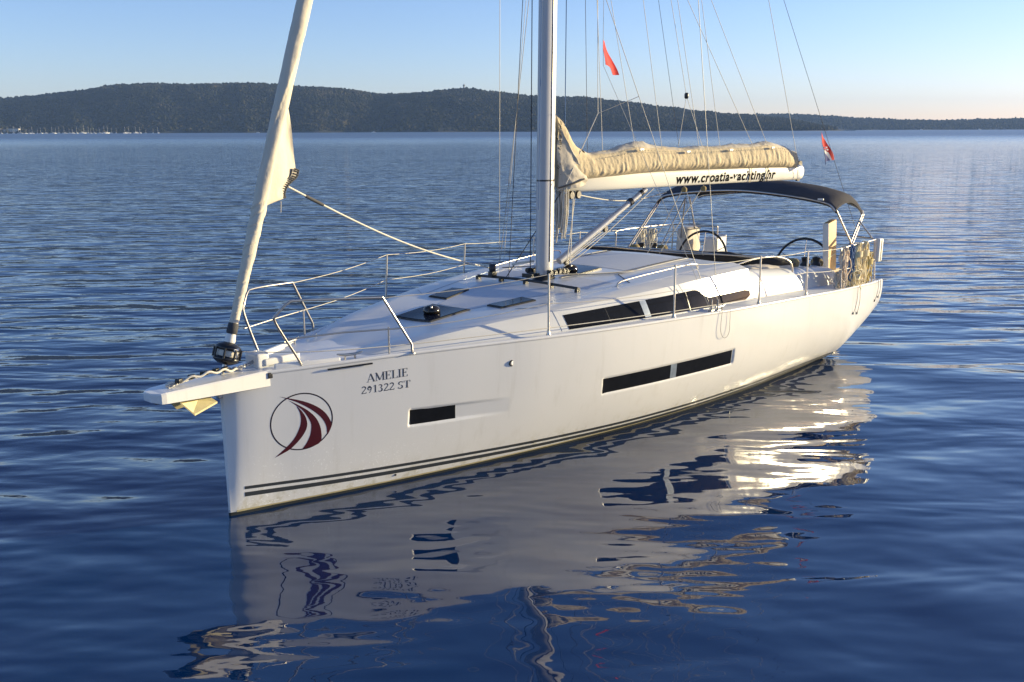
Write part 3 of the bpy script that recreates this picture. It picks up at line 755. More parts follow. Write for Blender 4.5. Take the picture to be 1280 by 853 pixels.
# coamings
COT = pchip([6.9, 7.6, 8.5, 9.4, 9.85, 10.05], [1.675, 1.60, 1.53, 1.46, 1.36, 1.20])
for s in (1, -1):
    mb = MB(); rows = []
    for i in range(34):
        u = 6.85+3.2*i/33; t = COT(u); b0 = deck_w(u, 1.66)-.012; ov = 1.64+.05*sst(7, 9, u); rows.append([])
        for a, f in ((ov, 0), (ov-.005, .12), (ov-.03, .40), (ov-.06, .68), (ov-.095, .86), (ov-.14, .97), (ov-.20, 1.0), (1.36, .985), (1.32, .90), (1.31, 0)):
            rows[-1].append(L(u, s*a, b0+(t-b0)*f))
    mb.grid(rows); mb.add(rows[-1], [list(range(10))]); mb.add(rows[0], [list(range(10))]); mb.build('cockpit_coaming', 'cabin', boat)
# ------------------------------------------------------------------ bowsprit and stem fittings
bs = MB()
prof = []
for u, hw, wb, wtop in ((-.64, .13, 1.245, 1.335), (-.60, .14, 1.243, 1.338), (-.3, .165, 1.232, 1.345), (0, .195, 1.224, 1.352), (.2, .215, 1.219, 1.358), (.40, .235, 1.215, 1.362)):
    prof.append([L(u, -hw, wb), L(u, -hw, wtop-.012), L(u, -hw+.012, wtop), L(u, -.055, wtop+.002), L(u, .055, wtop+.002), L(u, hw-.012, wtop), L(u, hw, wtop-.012), L(u, hw, wb)])
bs.grid(prof, smooth=False)
nose = [L(-.70, -.06, 1.26), L(-.705, -.055, 1.325), L(-.70, -.05, 1.337), L(-.70, -.03, 1.339), L(-.70, .03, 1.339), L(-.70, .05, 1.337), L(-.705, .055, 1.325), L(-.70, .06, 1.26)]
bs.grid([nose, prof[0]], smooth=False); bs.add(nose, [list(range(8))]); bs.add(prof[-1], [list(range(8))])
bs.grid([[r[0] for r in prof], [r[-1] for r in prof]], smooth=False); bs.add([nose[0], nose[-1], prof[0][-1], prof[0][0]], [[0, 1, 2, 3]])
bsp = bs.build('bowsprit', 'gel', boat)
q = MB(); q.box(L(.375, .237, 1.315), (.055, .01, .055), bevel=.004); q.build('bowsprit_fitting', 'black', bsp)
q = MB(); q.box(L(-.02, .0, 1.20), (.05, .05, .12), bevel=.01); q.build('stem_fitting', 'steel', boat)
q = MB(); q.box(L(.40, 0, 1.425), (.14, .20, .14), bevel=.03); q.box(L(.60, .04, 1.405), (.40, .16, .07), bevel=.02); q.build('windlass_housing', 'cabin', boat)
q = MB()
for s in (1, -1):
    q.box(L(.72, s*.33, 1.375), (.62, .045, .06), rot=Matrix.Rotation(-s*.40, 3, 'Z'), bevel=.012)
q.build('bow_bulwark', 'gel', boat)
def cleat(u, v, yaw=.3):
    q = MB(); w_ = deck_w(u, v); c = L(u, v, w_)
    rot = Matrix.Rotation(yaw, 3, 'Z')
    for s in (-.05, .05): q.tube([c+rot @ Vector((s, 0, 0)), c+rot @ Vector((s, 0, .045))], .010, 8)
    q.tube([c+rot @ Vector((x, 0, .045+z)) for x, z in ((-.13, .016), (-.10, .008), (-.05, 0), (.05, 0), (.10, .008), (.13, .016))], [.006, .011, .014, .014, .011, .006], 8)
    q.build('mooring_cleat', 'steel', boat)
cleat(1.12, .46, -.35); cleat(1.12, -.46, .35); cleat(5.9, VSH(5.9)-.12, 0); cleat(9.9, VSH(9.9)-.14, 0); cleat(6.3, -(VSH(6.3)-.12), 0)
ln = MB(); ln.tube([L(u, VSH(u)+.018, WSH(u)-.045) for u in [.85+.05*i for i in range(9)]], .009, 6); ln.build('fairlead_strip', 'black', boat)

# ------------------------------------------------------------------ pulpit, stanchions, lifelines, pushpit
TB = .0125
for s in (1, -1):
    q = MB()
    q.tube(smooth_line([L(.66, s*.315, WSH(.66)), L(.62, s*.325, 1.44)]+([L(.37, .365, 1.82), L(.375, .385, 1.90), L(.47, .425, 1.995), L(.56, .45, 2.008)] if s > 0 else [L(.50, -.325, 1.80), L(.52, -.34, 1.90), L(.60, -.40, 1.985), L(.68, -.45, 2.0)])+[ L(.95, s*.575, 1.985), L(1.34, s*.70, 1.96)], 5), TB, 8)
    q.tube([L(1.34, s*.70, 1.965), L(1.63, s*.775, 1.47), L(1.635, s*.776, WSH(1.63))], TB, 8)
    q.tube([L(.50, s*.355, 1.65), L(1.0, s*.53, 1.655), L(1.53, s*.75, 1.64)], .009, 6)
    q.tube([L(1.436, s*.665, WSH(1.436)), L(1.436, s*.665, 1.655)], .009, 6)
    q.lathe(L(.66, s*.315, WSH(.66)-.005), [(.03, 0), (.03, .012), (.015, .02)], 12); q.lathe(L(1.635, s*.776, WSH(1.63)-.005), [(.03, 0), (.03, .012), (.015, .02)], 12)
    q.build('pulpit', 'steel', boat)
ST = [3.12, 4.93, 6.68, 7.95]; SH = [.655, .625, .61, .62]
tops = {1: [], -1: []}; mids = {1: [], -1: []}
for s in (1, -1):
    for u, h in zip(ST, SH):
        v = VSH(u)-.055; q = MB(); w_ = WSH(u)
        q.tube([L(u, s*v, w_), L(u+.03, s*(v-.02), w_+h)], [.013, .011], 8); q.lathe(L(u, s*v, w_-.01), [(.028, 0), (.028, .02), (.017, .05), (.016, .07)], 12)
        q.build('stanchion', 'steel', boat); tops[s].append(L(u+.03, s*(v-.02), w_+h-.008)); mids[s].append(L(u+.015, s*(v-.01), w_+h*.52))
    up_ = [L(1.34, s*.70, 1.955)]+tops[s]+[L(9.08, s*2.0, 1.80)]
    lo_ = [L(1.53, s*.75, 1.64)]+mids[s]+[L(9.08, s*2.02, 1.49)]
    for nm, P in (('lifeline', up_), ('lifeline', lo_)):
        pts = []
        for a, b in zip(P[:-1], P[1:]):
            for k in range(6):
                t = k/6; p = a+(b-a)*t; p = p-Vector((0, 0, .03*math.sin(t*math.pi)*(b-a).length/2)); pts.append(p)
        pts.append(P[-1]); q = MB(); q.tube(pts, .0040 if s > 0 else .0048, 5); q.build(nm, 'wire', boat)
    q = MB(); zt = 1.79
    q.tube(smooth_line([L(9.08, s*2.02, WSH(9.08)), L(9.07, s*2.0, 1.70), L(9.14, s*1.99, zt), L(10.3, s*1.95, zt), L(10.72, s*1.86, zt-.01), L(10.80, s*1.55, zt), L(10.82, s*1.0, zt)], 5), TB, 8)
    q.tube([L(9.08, s*2.01, 1.47), L(10.3, s*1.97, 1.46), L(10.74, s*1.88, 1.45), L(10.80, s*1.5, 1.45)], .009, 6)
    q.tube([L(10.74, s*1.90, WSH(10.7)), L(10.72, s*1.86, zt)], TB, 8); q.tube([L(9.95, s*2.0, WSH(9.95)), L(9.95, s*1.965, zt)], TB, 8); q.tube([L(10.82, s*1.0, 1.2), L(10.82, s*1.0, zt)], TB, 8)
    q.build('pushpit', 'steel', boat)

# ------------------------------------------------------------------ mast
def mast_u(w_): return 4.635+(w_-1.75)*.0155
MTOP = 15.2
mm = MB()
def mast_ring(w_, k=1.):
    r_ = []
    for j in range(28):
        a = 2*math.pi*j/28; r_.append(L(mast_u(w_)+k*.134*math.cos(a)*(1-.06*math.cos(a)), k*.093*math.sin(a), w_))
    return r_
mm.grid([mast_ring(w_) for w_ in (1.66, 2.5, 4, 6, 8, 10, 12, 13.6)]+[mast_ring(MTOP, .75)], closed_v=True)
mm.add(mast_ring(MTOP, .75), [list(range(28))])
mast = mm.build('mast', 'alu', boat)
q = MB(); q.tube([L(mast_u(w_)+.128, 0, w_) for w_ in (2.4, 6, 10, 14.8)], .014, 6); q.build('sail_track', 'steel', mast)
q = MB(); q.tube([L(mast_u(w_)-.02, .094, w_) for w_ in (1.9, 4, 6.0)], .006, 5); q.build('mast_groove', 'black', mast)
q = MB()
rr = [[p*1 for p in mast_ring(w_, k)] for w_, k in ((1.655, 1.35), (1.685, 1.35), (1.70, 1.12), (1.74, 1.10), (1.742, 1.0))]
q.grid(rr, closed_v=True); q.build('mast_collar', 'black', mast)
q = MB(); q.grid([mast_ring(2.885, 1.004), mast_ring(2.905, 1.004)], closed_v=True); q.build('mast_joint', 'black', mast)
q = MB()
for (a, h) in ((-.11, 1.81), (-.02, 1.80), (.07, 1.81), (.15, 1.80), (.22, 1.79)):
    for s in (1, -1): q.box(L(mast_u(1.8)+a, s*.165, h-.03), (.06, .035, .07), bevel=.008); q.lathe(L(mast_u(1.8)+a, s*.185, h-.03), [(.028, -.02), (.032, 0), (.028, .02)], 12, (0, 1, 0))
for s in (.15, .27): q.box(L(mast_u(1.8)-s, -.05, 1.74), (.03, .16, .05))
q.build('mast_base_blocks', 'black', mast)
q = MB(); q.tube([L(4.36, -.30, 1.86), L(4.40, -.22, 1.88), L(4.55, -.10, 1.90)], .015, 8); q.build('jib_block_strop', 'ropew', mast)
SPR = ((7.0, 1.36, .66), (10.8, 1.12, .54))
spr_tip = {}
for k, (w_, hw, sw) in enumerate(SPR):
    for s in (1, -1):
        q = MB(); a = L(mast_u(w_)+.03, s*.07, w_); b = L(mast_u(w_)+sw, s*hw, w_+.05)
        q.tube([a, a+(b-a)*.5, b], [.05, .045, .03], 8); q.build('spreader', 'alu', mast); spr_tip[(k, s)] = b

# ------------------------------------------------------------------ boom, vang, sail cover
KB = .1934; bdir = Vector((1, -KB, 0)).normalized(); bside = Vector((-KB, -1, 0)).normalized()   # bside points to port
def BM(u, side, w_): return L(u, (u-4.95)*KB, w_)+bside*side
bo = MB(); rows = []
for u, k in ((4.86, .8), (4.9, 1), (6, 1), (7, 1), (8.2, 1), (9.3, 1), (9.66, 1), (9.74, .92)):
    wc, hh, hw = 2.842+.004*math.sin((u-4.9)/4.8*math.pi), .115*k, .075*k
    rows.append([BM(u, hw*math.copysign(abs(math.cos(a))**.36, math.cos(a)), wc+hh*math.copysign(abs(math.sin(a))**.7, math.sin(a))) for a in [2*math.pi*j/24 for j in range(24)]])
bo.grid(rows, closed_v=True); bo.add(rows[0], [list(range(24))]); bo.add(rows[-1], [list(range(24))])
boom = bo.build('boom', 'boomw', boat)
q = MB(); q.grid([[BM(u, .078*k*math.copysign(abs(math.cos(a))**.36, math.cos(a)), 2.845+.111*k*math.copysign(abs(math.sin(a))**.7, math.sin(a))) for a in [2*math.pi*j/24 for j in range(24)]] for u, k in ((9.66, 1.0), (9.70, 1.03), (9.80, .95), (9.86, .6))], closed_v=True)
q.build('boom_end_cap', 'plastic', boom)
q = MB()
for u in (9.80, 9.77): q.lathe(BM(u, 0, 2.97 if u > 9.78 else 2.75), [(.045, -.02), (.05, 0), (.045, .02)], 12, bside)
q.build('boom_end_sheave', 'black', boom)
def text_mesh(s, shear=0., bold=0.):
    cu = bpy.data.curves.new('lettering', 'FONT'); cu.body = s; cu.shear = shear; cu.offset = bold; cu.space_character = 1.10; cu.size = 1.0; cu.resolution_u = 4
    ob = bpy.data.objects.new('lettering_source', cu); col.objects.link(ob); bpy.context.view_layer.update()
    me = bpy.data.meshes.new_from_object(ob.evaluated_get(bpy.context.evaluated_depsgraph_get()))
    vs = [v.co.copy() for v in me.vertices]; fs = [list(p.vertices) for p in me.polygons]
    bpy.data.objects.remove(ob); bpy.data.curves.remove(cu); bpy.data.meshes.remove(me); return vs, fs
vs, fs = text_mesh('www.croatia-yachting.hr', .22, .028)
x0 = min(v.x for v in vs); x1 = max(v.x for v in vs)
def boom_face(u, w_):
    t = min(1, abs(w_-2.842)/.115); ca = (1-t**(2/.7))**.5 if t < 1 else 0
    return .075*max(ca, 0)**.36
u0, u1 = 6.95, 9.12; kx = (u1-u0)/(x1-x0)
q = MB(); q.add([BM(u0+(v.x-x0)*kx, boom_face(0, 2.772+v.y*.186)+.0025, 2.772+v.y*.186) for v in vs], [f[::-1] for f in fs]); q.build('boom_lettering', 'blacktext', boom, recalc=False)
for u in (8.52, 8.90):
    q = MB(); rows = []
    for du in (-.013, .013):
        rows.append([BM(u+du+.02*math.sin(j), .088*math.copysign(abs(math.cos(a))**.36, math.cos(a)), 2.845+.125*math.copysign(abs(math.sin(a))**.7, math.sin(a))) for j, a in enumerate([2*math.pi*j/24 for j in range(24)])])
    q.grid(rows, closed_v=True); q.build('boom_strap', 'sailuv' if u < 8.6 else 'roped', boom)
vg = MB(); a = L(4.90, .02, 1.87); b = BM(6.44, 0, 2.71)
vg.tube([a, a+(b-a)*.62], .047, 12); vg.tube([a+(b-a)*.6, b], .037, 12)
van = vg.build('boom_vang', 'alu', boat)
for t, rr_ in ((.80, .052), (.93, .04)): q = MB(); q.tube([a+(b-a)*t, a+(b-a)*(t+.03)], rr_, 10); q.build('vang_collar', 'black', van)
for t in (.08, .52): q = MB(); q.lathe(a+(b-a)*t-Vector((0, 0, .085)), [(.04, -.02), (.045, 0), (.04, .02)], 12, (0, 1, 0)); q.build('vang_block', 'black', van)
for k, dz in enumerate((.085, .11)):
    q = MB(); q.tube([a+(b-a)*.05-Vector((0, 0, dz*.8)), a+(b-a)*.52-Vector((0, .02*k, dz))], .007, 5); q.build('vang_tackle', 'ropew', van)
q = MB(); q.tube(smooth_line([L(4.95, .03, 1.78), L(5.5, .14, 2.05), BM(6.6, 0, 2.72)], 6), .006, 5); q.build('reefing_line', 'ropew', boat)
# sail cover: a long canvas bag along the boom, gathered in folds, rising to the mast in front
BT = pchip([4.84, 4.95, 5.07, 5.2, 5.38, 5.9, 6.17, 6.45, 7.1, 8.0, 8.9, 9.3, 9.5, 9.62], [3.68, 3.60, 3.40, 3.28, 3.215, 3.262, 3.312, 3.29, 3.255, 3.27, 3.295, 3.25, 3.18, 3.16])
BB = pchip([4.84, 5.0, 5.2, 5.8, 7.1, 9.0, 9.62], [2.80, 2.83, 2.87, 2.905, 2.945, 2.925, 2.90])
BW = pchip([4.84, 5.0, 5.3, 6, 8, 9.2, 9.62], [.13, .15, .165, .17, .165, .15, .10])
def bag_ring(u):
    lo, hi, hw = BB(u), BT(u), BW(u); out = []; n = 40
    seam = lo+(min(hi, 3.30)-lo)*.80
    for j in range(n):
        a = 2*math.pi*j/n; sx = math.cos(a); sz = math.sin(a)
        side = hw*math.copysign(abs(sx)**.75, sx); z = lo+(hi-lo)*(.5+.5*math.copysign(abs(sz)**.8, sz))
        f = .5+.5*sz
        fold = 1.0*(.011*math.sin(u*52+9*fbm(u*1.7, 0, 1)+f*(2+3*fbm(u*1.1, 2, 2)))*(.35+.9*abs(fbm(u*1.6, 7, 3)))*sst(0, .25, f)*(1-sst(.62, .80, f))+.017*fbm(u*4.5, f*2.2, sx*.7, 4)+.010*abs(fbm(u*9+f*3, f*2.5, 6, 3)))*math.sin(min(1, f+.12)*math.pi)**.6
        bulge = 1+.12*math.sin(f*math.pi*2)
        side = side*bulge+math.copysign(fold, sx)*min(1, abs(sx)*1.6)*sst(4.95, 5.5, u)
        z += .020*fbm(u*3.0, j*.22, 5, 3)*sst(.6, 1, f)
        if f > .84: side *= 1-.35*sst(.84, 1, f)
        out.append(BM(u, side, z))
    return out
us = [4.84+(9.62-4.84)*i/340 for i in range(341)]
q = MB(); rows = [bag_ring(u) for u in us]; q.grid(rows, closed_v=True); q.add(rows[0], [list(range(40))]); q.add(rows[-1], [list(range(40))])
bag = q.build('sail_cover', 'canvas', boat)
# piled sailcloth on top, showing above the bag's seam
q = MB(); rows = []
for i in range(200):
    u = 5.25+4.2*i/199; z0 = BT(u)-.055; hw = .105+.02*fbm(u*2, 1, 2); h = .055*(.4+.6*abs(fbm(u*1.3, 3, 1, 3)))+.035*math.exp(-((u-6.2)/.3)**2)+.02*math.exp(-((u-8.95)/.22)**2)
    rows.append([BM(u, hw*math.cos(math.pi*j/10), z0+(h+.03)*math.sin(math.pi*j/10)*(1+.25*fbm(u*6, j*.4, 1))) for j in range(11)])
q.grid(rows); q.build('stowed_sail', 'sailuv', bag)
# seam tape, eyes and front flap
q = MB()
for i in range(150):
    u = 5.5+4.0*i/149
    if i % 2: q.box(BM(u, BW(u)*1.10+.005, BB(u)+(BT(u)-BB(u))*.80), (.017, .006, .006))
q.build('seam_stitching', 'roped', bag)
for u in (6.17, 7.06, 7.95, 8.9):
    q = MB(); q.box(BM(u, BW(u)*1.0+.012, BB(u)+(BT(u)-BB(u))*.82), (.09, .012, .03), bevel=.004); q.build('cover_patch', 'plastic', bag)
q = MB(); rows = []
for i in range(31):
    t = i/30; rows.append([])
    for j in range(25):
        f = j/24; u = 4.80+.36*f+.10*f*(1-t)+.02*math.sin(8*t+f*5); z = 2.765+(.06*f)+t*((3.60-.52*f**.8)-2.80)
        sd_ = (.115+.07*math.sin(f*math.pi*.85)*(1-.5*t))*1.06+.018*fbm(f*3, t*4, 2, 3)+.015*math.sin(t*14+f*4)*f
        rows[-1].append(BM(u, sd_, z))
q.grid(rows)
rows2 = [[p-bside*(.02) for p in r_] for r_ in rows]; q.grid(rows2)
q.build('front_flap', 'sailuv', bag)
q = MB(); q.tube(smooth_line([BM(4.79, .15, 2.80), BM(4.98, .20, 2.85), BM(5.16, .20, 2.90)], 6), .011, 6); q.build('flap_strap', 'roped', bag)
q = MB()
for i in range(26):
    t = i/25; q.tube([BM(4.80, .12, 3.60-.6*t)+Vector((rnd.uniform(-.02, .05), rnd.uniform(-.03, .03), 0)), BM(4.84, .13, 3.56-.6*t)], .006, 4)
q.build('flap_lacing', 'roped', bag)

# ------------------------------------------------------------------ furled headsail
def fs_pt(w_): return Vector((.06+(w_-1.45)*.336, 0, w_))      # forestay line
FSTOP = 13.6
q = MB(); q.tube([fs_pt(1.36), fs_pt(2.5), fs_pt(8), fs_pt(FSTOP)], .012, 6); q.build('forestay', 'wire', boat)
def furl_radius(w_): return .042+.024*sst(1.7, 2.7, w_)+.006*sst(2.6, 4.5, w_)-.030*sst(5, 13.2, w_)
fdir = (fs_pt(3)-fs_pt(2)).normalized(); fa = Vector((0, 1, 0)); fb = fdir.cross(fa)
q = MB(); rows = []
for i in range(760):
    w_ = 1.70+(13.0-1.70)*(i/759)**1.9; r0 = furl_radius(w_); c = fs_pt(w_); row = []
    for j in range(44):
        a = 2*math.pi*j/44
        lowk = 1-sst(2.78, 2.95, w_)
        f1 = ((2*a-w_*30+3.4*fbm(w_*2.6, a*.0+1, 1)+.8*math.sin(a+w_*3))/(2*math.pi)) % 1; f2 = ((a*1-w_*2.1-1.0)/(2*math.pi)) % 1
        rr_ = r0*(.95+lowk*(.17*f1**1.8*(.5+abs(fbm(w_*3.1, 4, 2, 2))*1.4)-.05)+(1-lowk)*(.12*f2**2-.02)+.05*fbm(math.cos(a)*1.2+9, math.sin(a)*1.2, w_*5.0, 4))
        rr_ -= r0*(.12*lowk*math.exp(-((f1-.5)/.055)**2)*(.4+.6*abs(math.sin(w_*5))) + .09*(1-lowk)*math.exp(-((f2-.5)/.02)**2))
        row.append(c+(fa*math.cos(a)+fb*math.sin(a))*rr_)
    rows.append(row)
q.grid(rows, closed_v=True); gen = q.build('furled_headsail', 'sail', boat)
# loose clew flap
q = MB(); LEE = [(3.70, .0), (3.45, .20), (3.14, .29), (3.05, .285), (3.00, .20), (2.93, .18), (2.885, .20), (2.85, .06), (2.83, 0)]
front = []; 
def flap_edge(w_):
    P = [(3.72, .0), (3.45, .115), (3.142, .262), (3.06, .272), (3.03, .245), (2.99, .20), (2.93, .19), (2.89, .205), (2.855, .08), (2.83, 0.0)]
    for (a0, b0), (a1, b1) in zip(P[:-1], P[1:]):
        if a0 >= w_ >= a1: return b0+(b1-b0)*(a0-w_)/(a0-a1)
    return 0
for side in (1, -1):
    rows = []
    for i in range(50):
        w_ = 3.715-(3.715-2.832)*i/49; c = fs_pt(w_); e = flap_edge(w_); rr_ = furl_radius(w_)*.9; row = []
        for j in range(14):
            t = j/13; thick = rr_*(1-t)**1.2*.92+.007
            y = side*thick+.016*math.sin(t*5+w_*7)*t+.01*fbm(t*4, w_*5, 2, 3)*t
            row.append(c+Vector((t*(e+rr_), y, 0))+fdir*0)
        rows.append(row)
    q.grid(rows)
clf = q.build('clew_flap', 'sail', gen)
q = MB(); pts = [fs_pt(w_)+Vector((du, 0, 0)) for w_, du in ((3.14, .335), (3.075, .33), (3.035, .285), (2.99, .245), (2.93, .235), (2.89, .255))]
sp = smooth_line(pts, 6)
for s in (1, -1): q.grid([[p+Vector((-.035*k, s*.013, .008*k)) for k in (0, 1, 2)] for p in sp])
q.build('clew_patch', 'sailuv', gen)
q = MB()
for i, p in enumerate(sp):
    if i % 2 == 0:
        for s in (1, -1): q.tube([p+Vector((.0, s*.016, 0)), p+Vector((-.045, s*.018, .012))], .007, 5)
q.tube([p+Vector((-.07, -.016, .012)) for p in sp], .006, 5); q.tube([p+Vector((.004, -.016, .0)) for p in sp], .007, 5)
q.build('clew_lacing', 'roped', gen)
dr = MB(); ddir = fdir; dc = fs_pt(1.545)
dr.lathe(dc, [(.035, -.11), (.07, -.10), (.11, -.075), (.122, -.05), (.095, -.04), (.092, .02), (.118, .03), (.118, .05), (.09, .075), (.055, .09), (.035, .10)], 28, ddir)
drum = dr.build('furling_drum', 'black', boat)
for a in range(8):
    aa = a*math.pi/4; q = MB(); q.tube([dc+(fa*math.cos(aa)+fb*math.sin(aa))*.121+ddir*z for z in (-.055, .0, .04)], .010, 5); q.build('cage_bar', 'black', drum)
q = MB(); q.lathe(dc, [(.094, -.035), (.102, -.02), (.098, 0), (.103, .015), (.094, .02)], 24, ddir); q.build('furling_line_turns', 'ropew', drum)
q = MB(); q.box(dc+Vector((.02, -.118, .035)), (.05, .012, .022), bevel=.005); q.build('drum_badge', 'plastic', drum)
q = MB(); q.lathe(fs_pt(1.65), [(.045, -.03), (.05, 0), (.042, .06), (.04, .10)], 16, fdir); q.build('drum_swivel', 'plastic', drum)
q = MB(); q.lathe(fs_pt(1.70), [(.036, 0), (.05, .02), (.048, .10), (.03, .12)], 16, fdir); q.build('tack_fitting', 'roped', drum)
q = MB(); q.tube([fs_pt(1.38), fs_pt(1.45)], .02, 8); q.build('tack_shackle', 'steel', drum)
cl = fs_pt(2.99)+Vector((.27, -.0, 0))
q = MB(); e_ = L(4.27, -.62, 1.80); pts = [cl+(e_-cl)*t-Vector((0, 0, .10*math.sin(t*math.pi))) for t in [i/30 for i in range(31)]]
q.tube(pts, .010, 6); sh_ = q.build('jib_sheet', 'ropew', boat)
q = MB(); q.tube(pts[2:5], .017, 8); q.build('sheet_block', 'roped', sh_)
q = MB(); q.tube([fs_pt(2.86)+Vector((.22, -.01, 0)), fs_pt(2.86)+Vector((.21, -.012, -.10))], .004, 4); q.build('leech_line', 'ropew', gen)
q = MB(); q.tube(smooth_line([dc+Vector((.1, -.08, 0)), L(.75, .42, 1.50), L(1.6, .76, 1.47), L(3.1, 1.28, 1.46), L(5.0, 1.70, 1.42), L(7.9, 1.97, 1.32)], 8), .005, 5); q.build('furling_line', 'ropew', boat)

# ------------------------------------------------------------------ standing and running rigging
def wire(name, a, b, r_=.0045, material='wire', parent=boat, sag=0.):
    q = MB(); n = 12 if sag else 1
    q.tube([a+(b-a)*(i/n)-Vector((0, 0, sag*math.sin(math.pi*i/n))) for i in range(n+1)], r_, 5); return q.build(name, material, parent)
cp = L(5.80, 1.80, WSH(5.8)); cp2 = L(5.72, 1.76, WSH(5.7)); cs = L(5.80, -1.80, WSH(5.8)); cs2 = L(5.72, -1.76, WSH(5.7))
wire('shroud', cp, spr_tip[(0, 1)], .0042); wire('shroud', spr_tip[(0, 1)], spr_tip[(1, 1)], .0045); wire('shroud', spr_tip[(1, 1)], L(mast_u(14), .05, 14), .004)
wire('shroud', cp2, L(mast_u(6.8), .08, 6.6), .0042)
wire('shroud', cs, spr_tip[(0, -1)], .0042); wire('shroud', spr_tip[(0, -1)], spr_tip[(1, -1)], .0045); wire('shroud', spr_tip[(1, -1)], L(mast_u(14), -.05, 14), .004)
wire('shroud', cs2, L(mast_u(6.8), -.08, 6.6), .0042)
for c in (cp, cp2, cs, cs2):
    q = MB(); q.tube([c-Vector((0, 0, .02)), c+Vector((0, 0, .14))], .010, 8); q.box(c, (.09, .05, .03), bevel=.008); q.build('turnbuckle', 'steel', boat)
BSM = L(10.69, 1.5, 2.066)
wire('backstay', L(10.80, 1.56, 1.79), BSM, .0034); wire('backstay', BSM, L(mast_u(12), 0, 12.0), .0034, 'roped')
wire('backstay', L(10.80, -1.56, 1.79), L(mast_u(12), 0, 12.0), .0034, 'roped')
wire('topping_lift', BM(9.76, 0, 2.98), L(mast_u(15)+.12, 0, 15.1), .0042, 'ropew')
def lj(u, top, nm='lazy_jack', side=.11, r_=.0038, material='ropew', mv=.05): return wire(nm, BM(u, side, BB(u)+(BT(u)-BB(u))*.84), L(mast_u(top)+.1, mv, top), r_, material)
lj(6.62, 11.1); lj(6.12, 8.2); lj(7.36, 12.3); lj(8.53, 8.0); lj(7.79, 14.6); lj(8.86, 9.0); 
jn = L(7.3, .46, 3.9)
wire('lazy_jack', BM(5.63, .02, 3.18), L(5.35, .2, 5.4), .0038, 'ropew'); wire('lazy_jack', L(5.35, .2, 5.4), L(mast_u(9)+.1, .05, 9), .0038, 'ropew')
wire('lazy_jack', BM(7.16, -.1, 3.27), BM(7.20, -.02, 3.95), .0038, 'ropew'); wire('lazy_jack', BM(7.42, .1, 3.27), BM(7.20, -.02, 3.95), .0038, 'ropew'); wire('lazy_jack', BM(7.20, -.02, 3.95), L(mast_u(12)+.1, -.1, 12), .0038, 'ropew')
q = MB(); q.lathe(BM(7.20, -.02, 3.95), [(.02, -.04), (.03, -.02), (.03, .02), (.02, .04)], 10); q.build('lazy_jack_block', 'black', boat)
# halyards beside the mast
wire('halyard', L(4.95, .16, 1.85), L(5.04, .13, 2.74), .006, 'ropew'); wire('halyard', L(4.92, .13, 1.85), L(5.10, .12, 2.75), .0055, 'ropew')
wire('halyard', L(4.80, .20, 2.85), L(5.55, .12, 3.70), .0055, 'ropew'); wire('halyard', L(5.55, .12, 3.70), L(5.48, .10, 6.8), .0045, 'ropew'); wire('halyard', L(5.55, .12, 3.70), L(5.23, .945, 3.88), .004, 'ropew')
wire('halyard', L(4.92, .08, 3.1), L(5.00, .04, 9), .006, 'ropeb'); wire('halyard', L(5.3, .15, 3.12), L(5.15, .10, 8), .0035, 'roped')
wire('halyard', L(4.82, .11, 2.75), L(4.36, -.42, 1.66), .006, 'roped'); wire('halyard', L(4.50, -.12, 1.76), L(4.56, -.12, 8.5), .006, 'roped')
wire('halyard', L(4.44, .06, 2.55), L(4.50, .06, 5.9), .004, 'ropeb')
wire('halyard', L(4.5, -.48, 1.66), L(4.86, -.52, 5.4), .0045, 'roped'); wire('halyard', L(5.75, -1.70, 1.38), L(4.9, -.1, 8.6), .0035, 'ropew')
q = MB()
for dz, du in ((2.70, 5.0), (2.70, 5.14)): q.lathe(L(du, .12, dz), [(.045, -.03), (.055, 0), (.045, .03)], 14, (0, 1, 0))
q.build('boom_block', 'black', boat)
wire('reefing_line', L(5.14, .12, 2.70), L(7.6, -.1, 2.60), .0075, 'ropew', sag=.10)
wire('mainsheet', BM(7.2, 0, 2.72), L(7.45, -.30, 1.70), .0075, 'ropew'); wire('mainsheet', BM(7.6, 0, 2.72), L(7.52, -.14, 1.70), .0075, 'ropew')
wire('mainsheet', BM(7.2, .02, 2.72), L(7.60, .55, 1.72), .004, 'ropew')
for u in (7.2, 7.6):
    q = MB(); q.lathe(BM(u, 0, 2.67), [(.03, -.03), (.04, -.01), (.04, .02), (.02, .04)], 12); q.build('mainsheet_block', 'olivecover', boat)
# halyard tails bundled on the mast
q = MB()
for i in range(18):
    a = rnd.uniform(0, 6.28); x = rnd.uniform(4.79, 4.92); y = rnd.uniform(-.0, .13); top = rnd.uniform(2.70, 2.82); bot = rnd.uniform(2.12, 2.42)
    q.tube(smooth_line([L(x, y, top), L(x+rnd.uniform(-.02, .03), y+rnd.uniform(-.02, .02), (top+bot)/2), L(x+rnd.uniform(-.01, .02), y, bot), L(x+.015, y+.02, (top+bot)/2), L(x+.02, y+.02, top)], 5), .008, 5)
q.build('halyard_tails', 'ropew', boat)

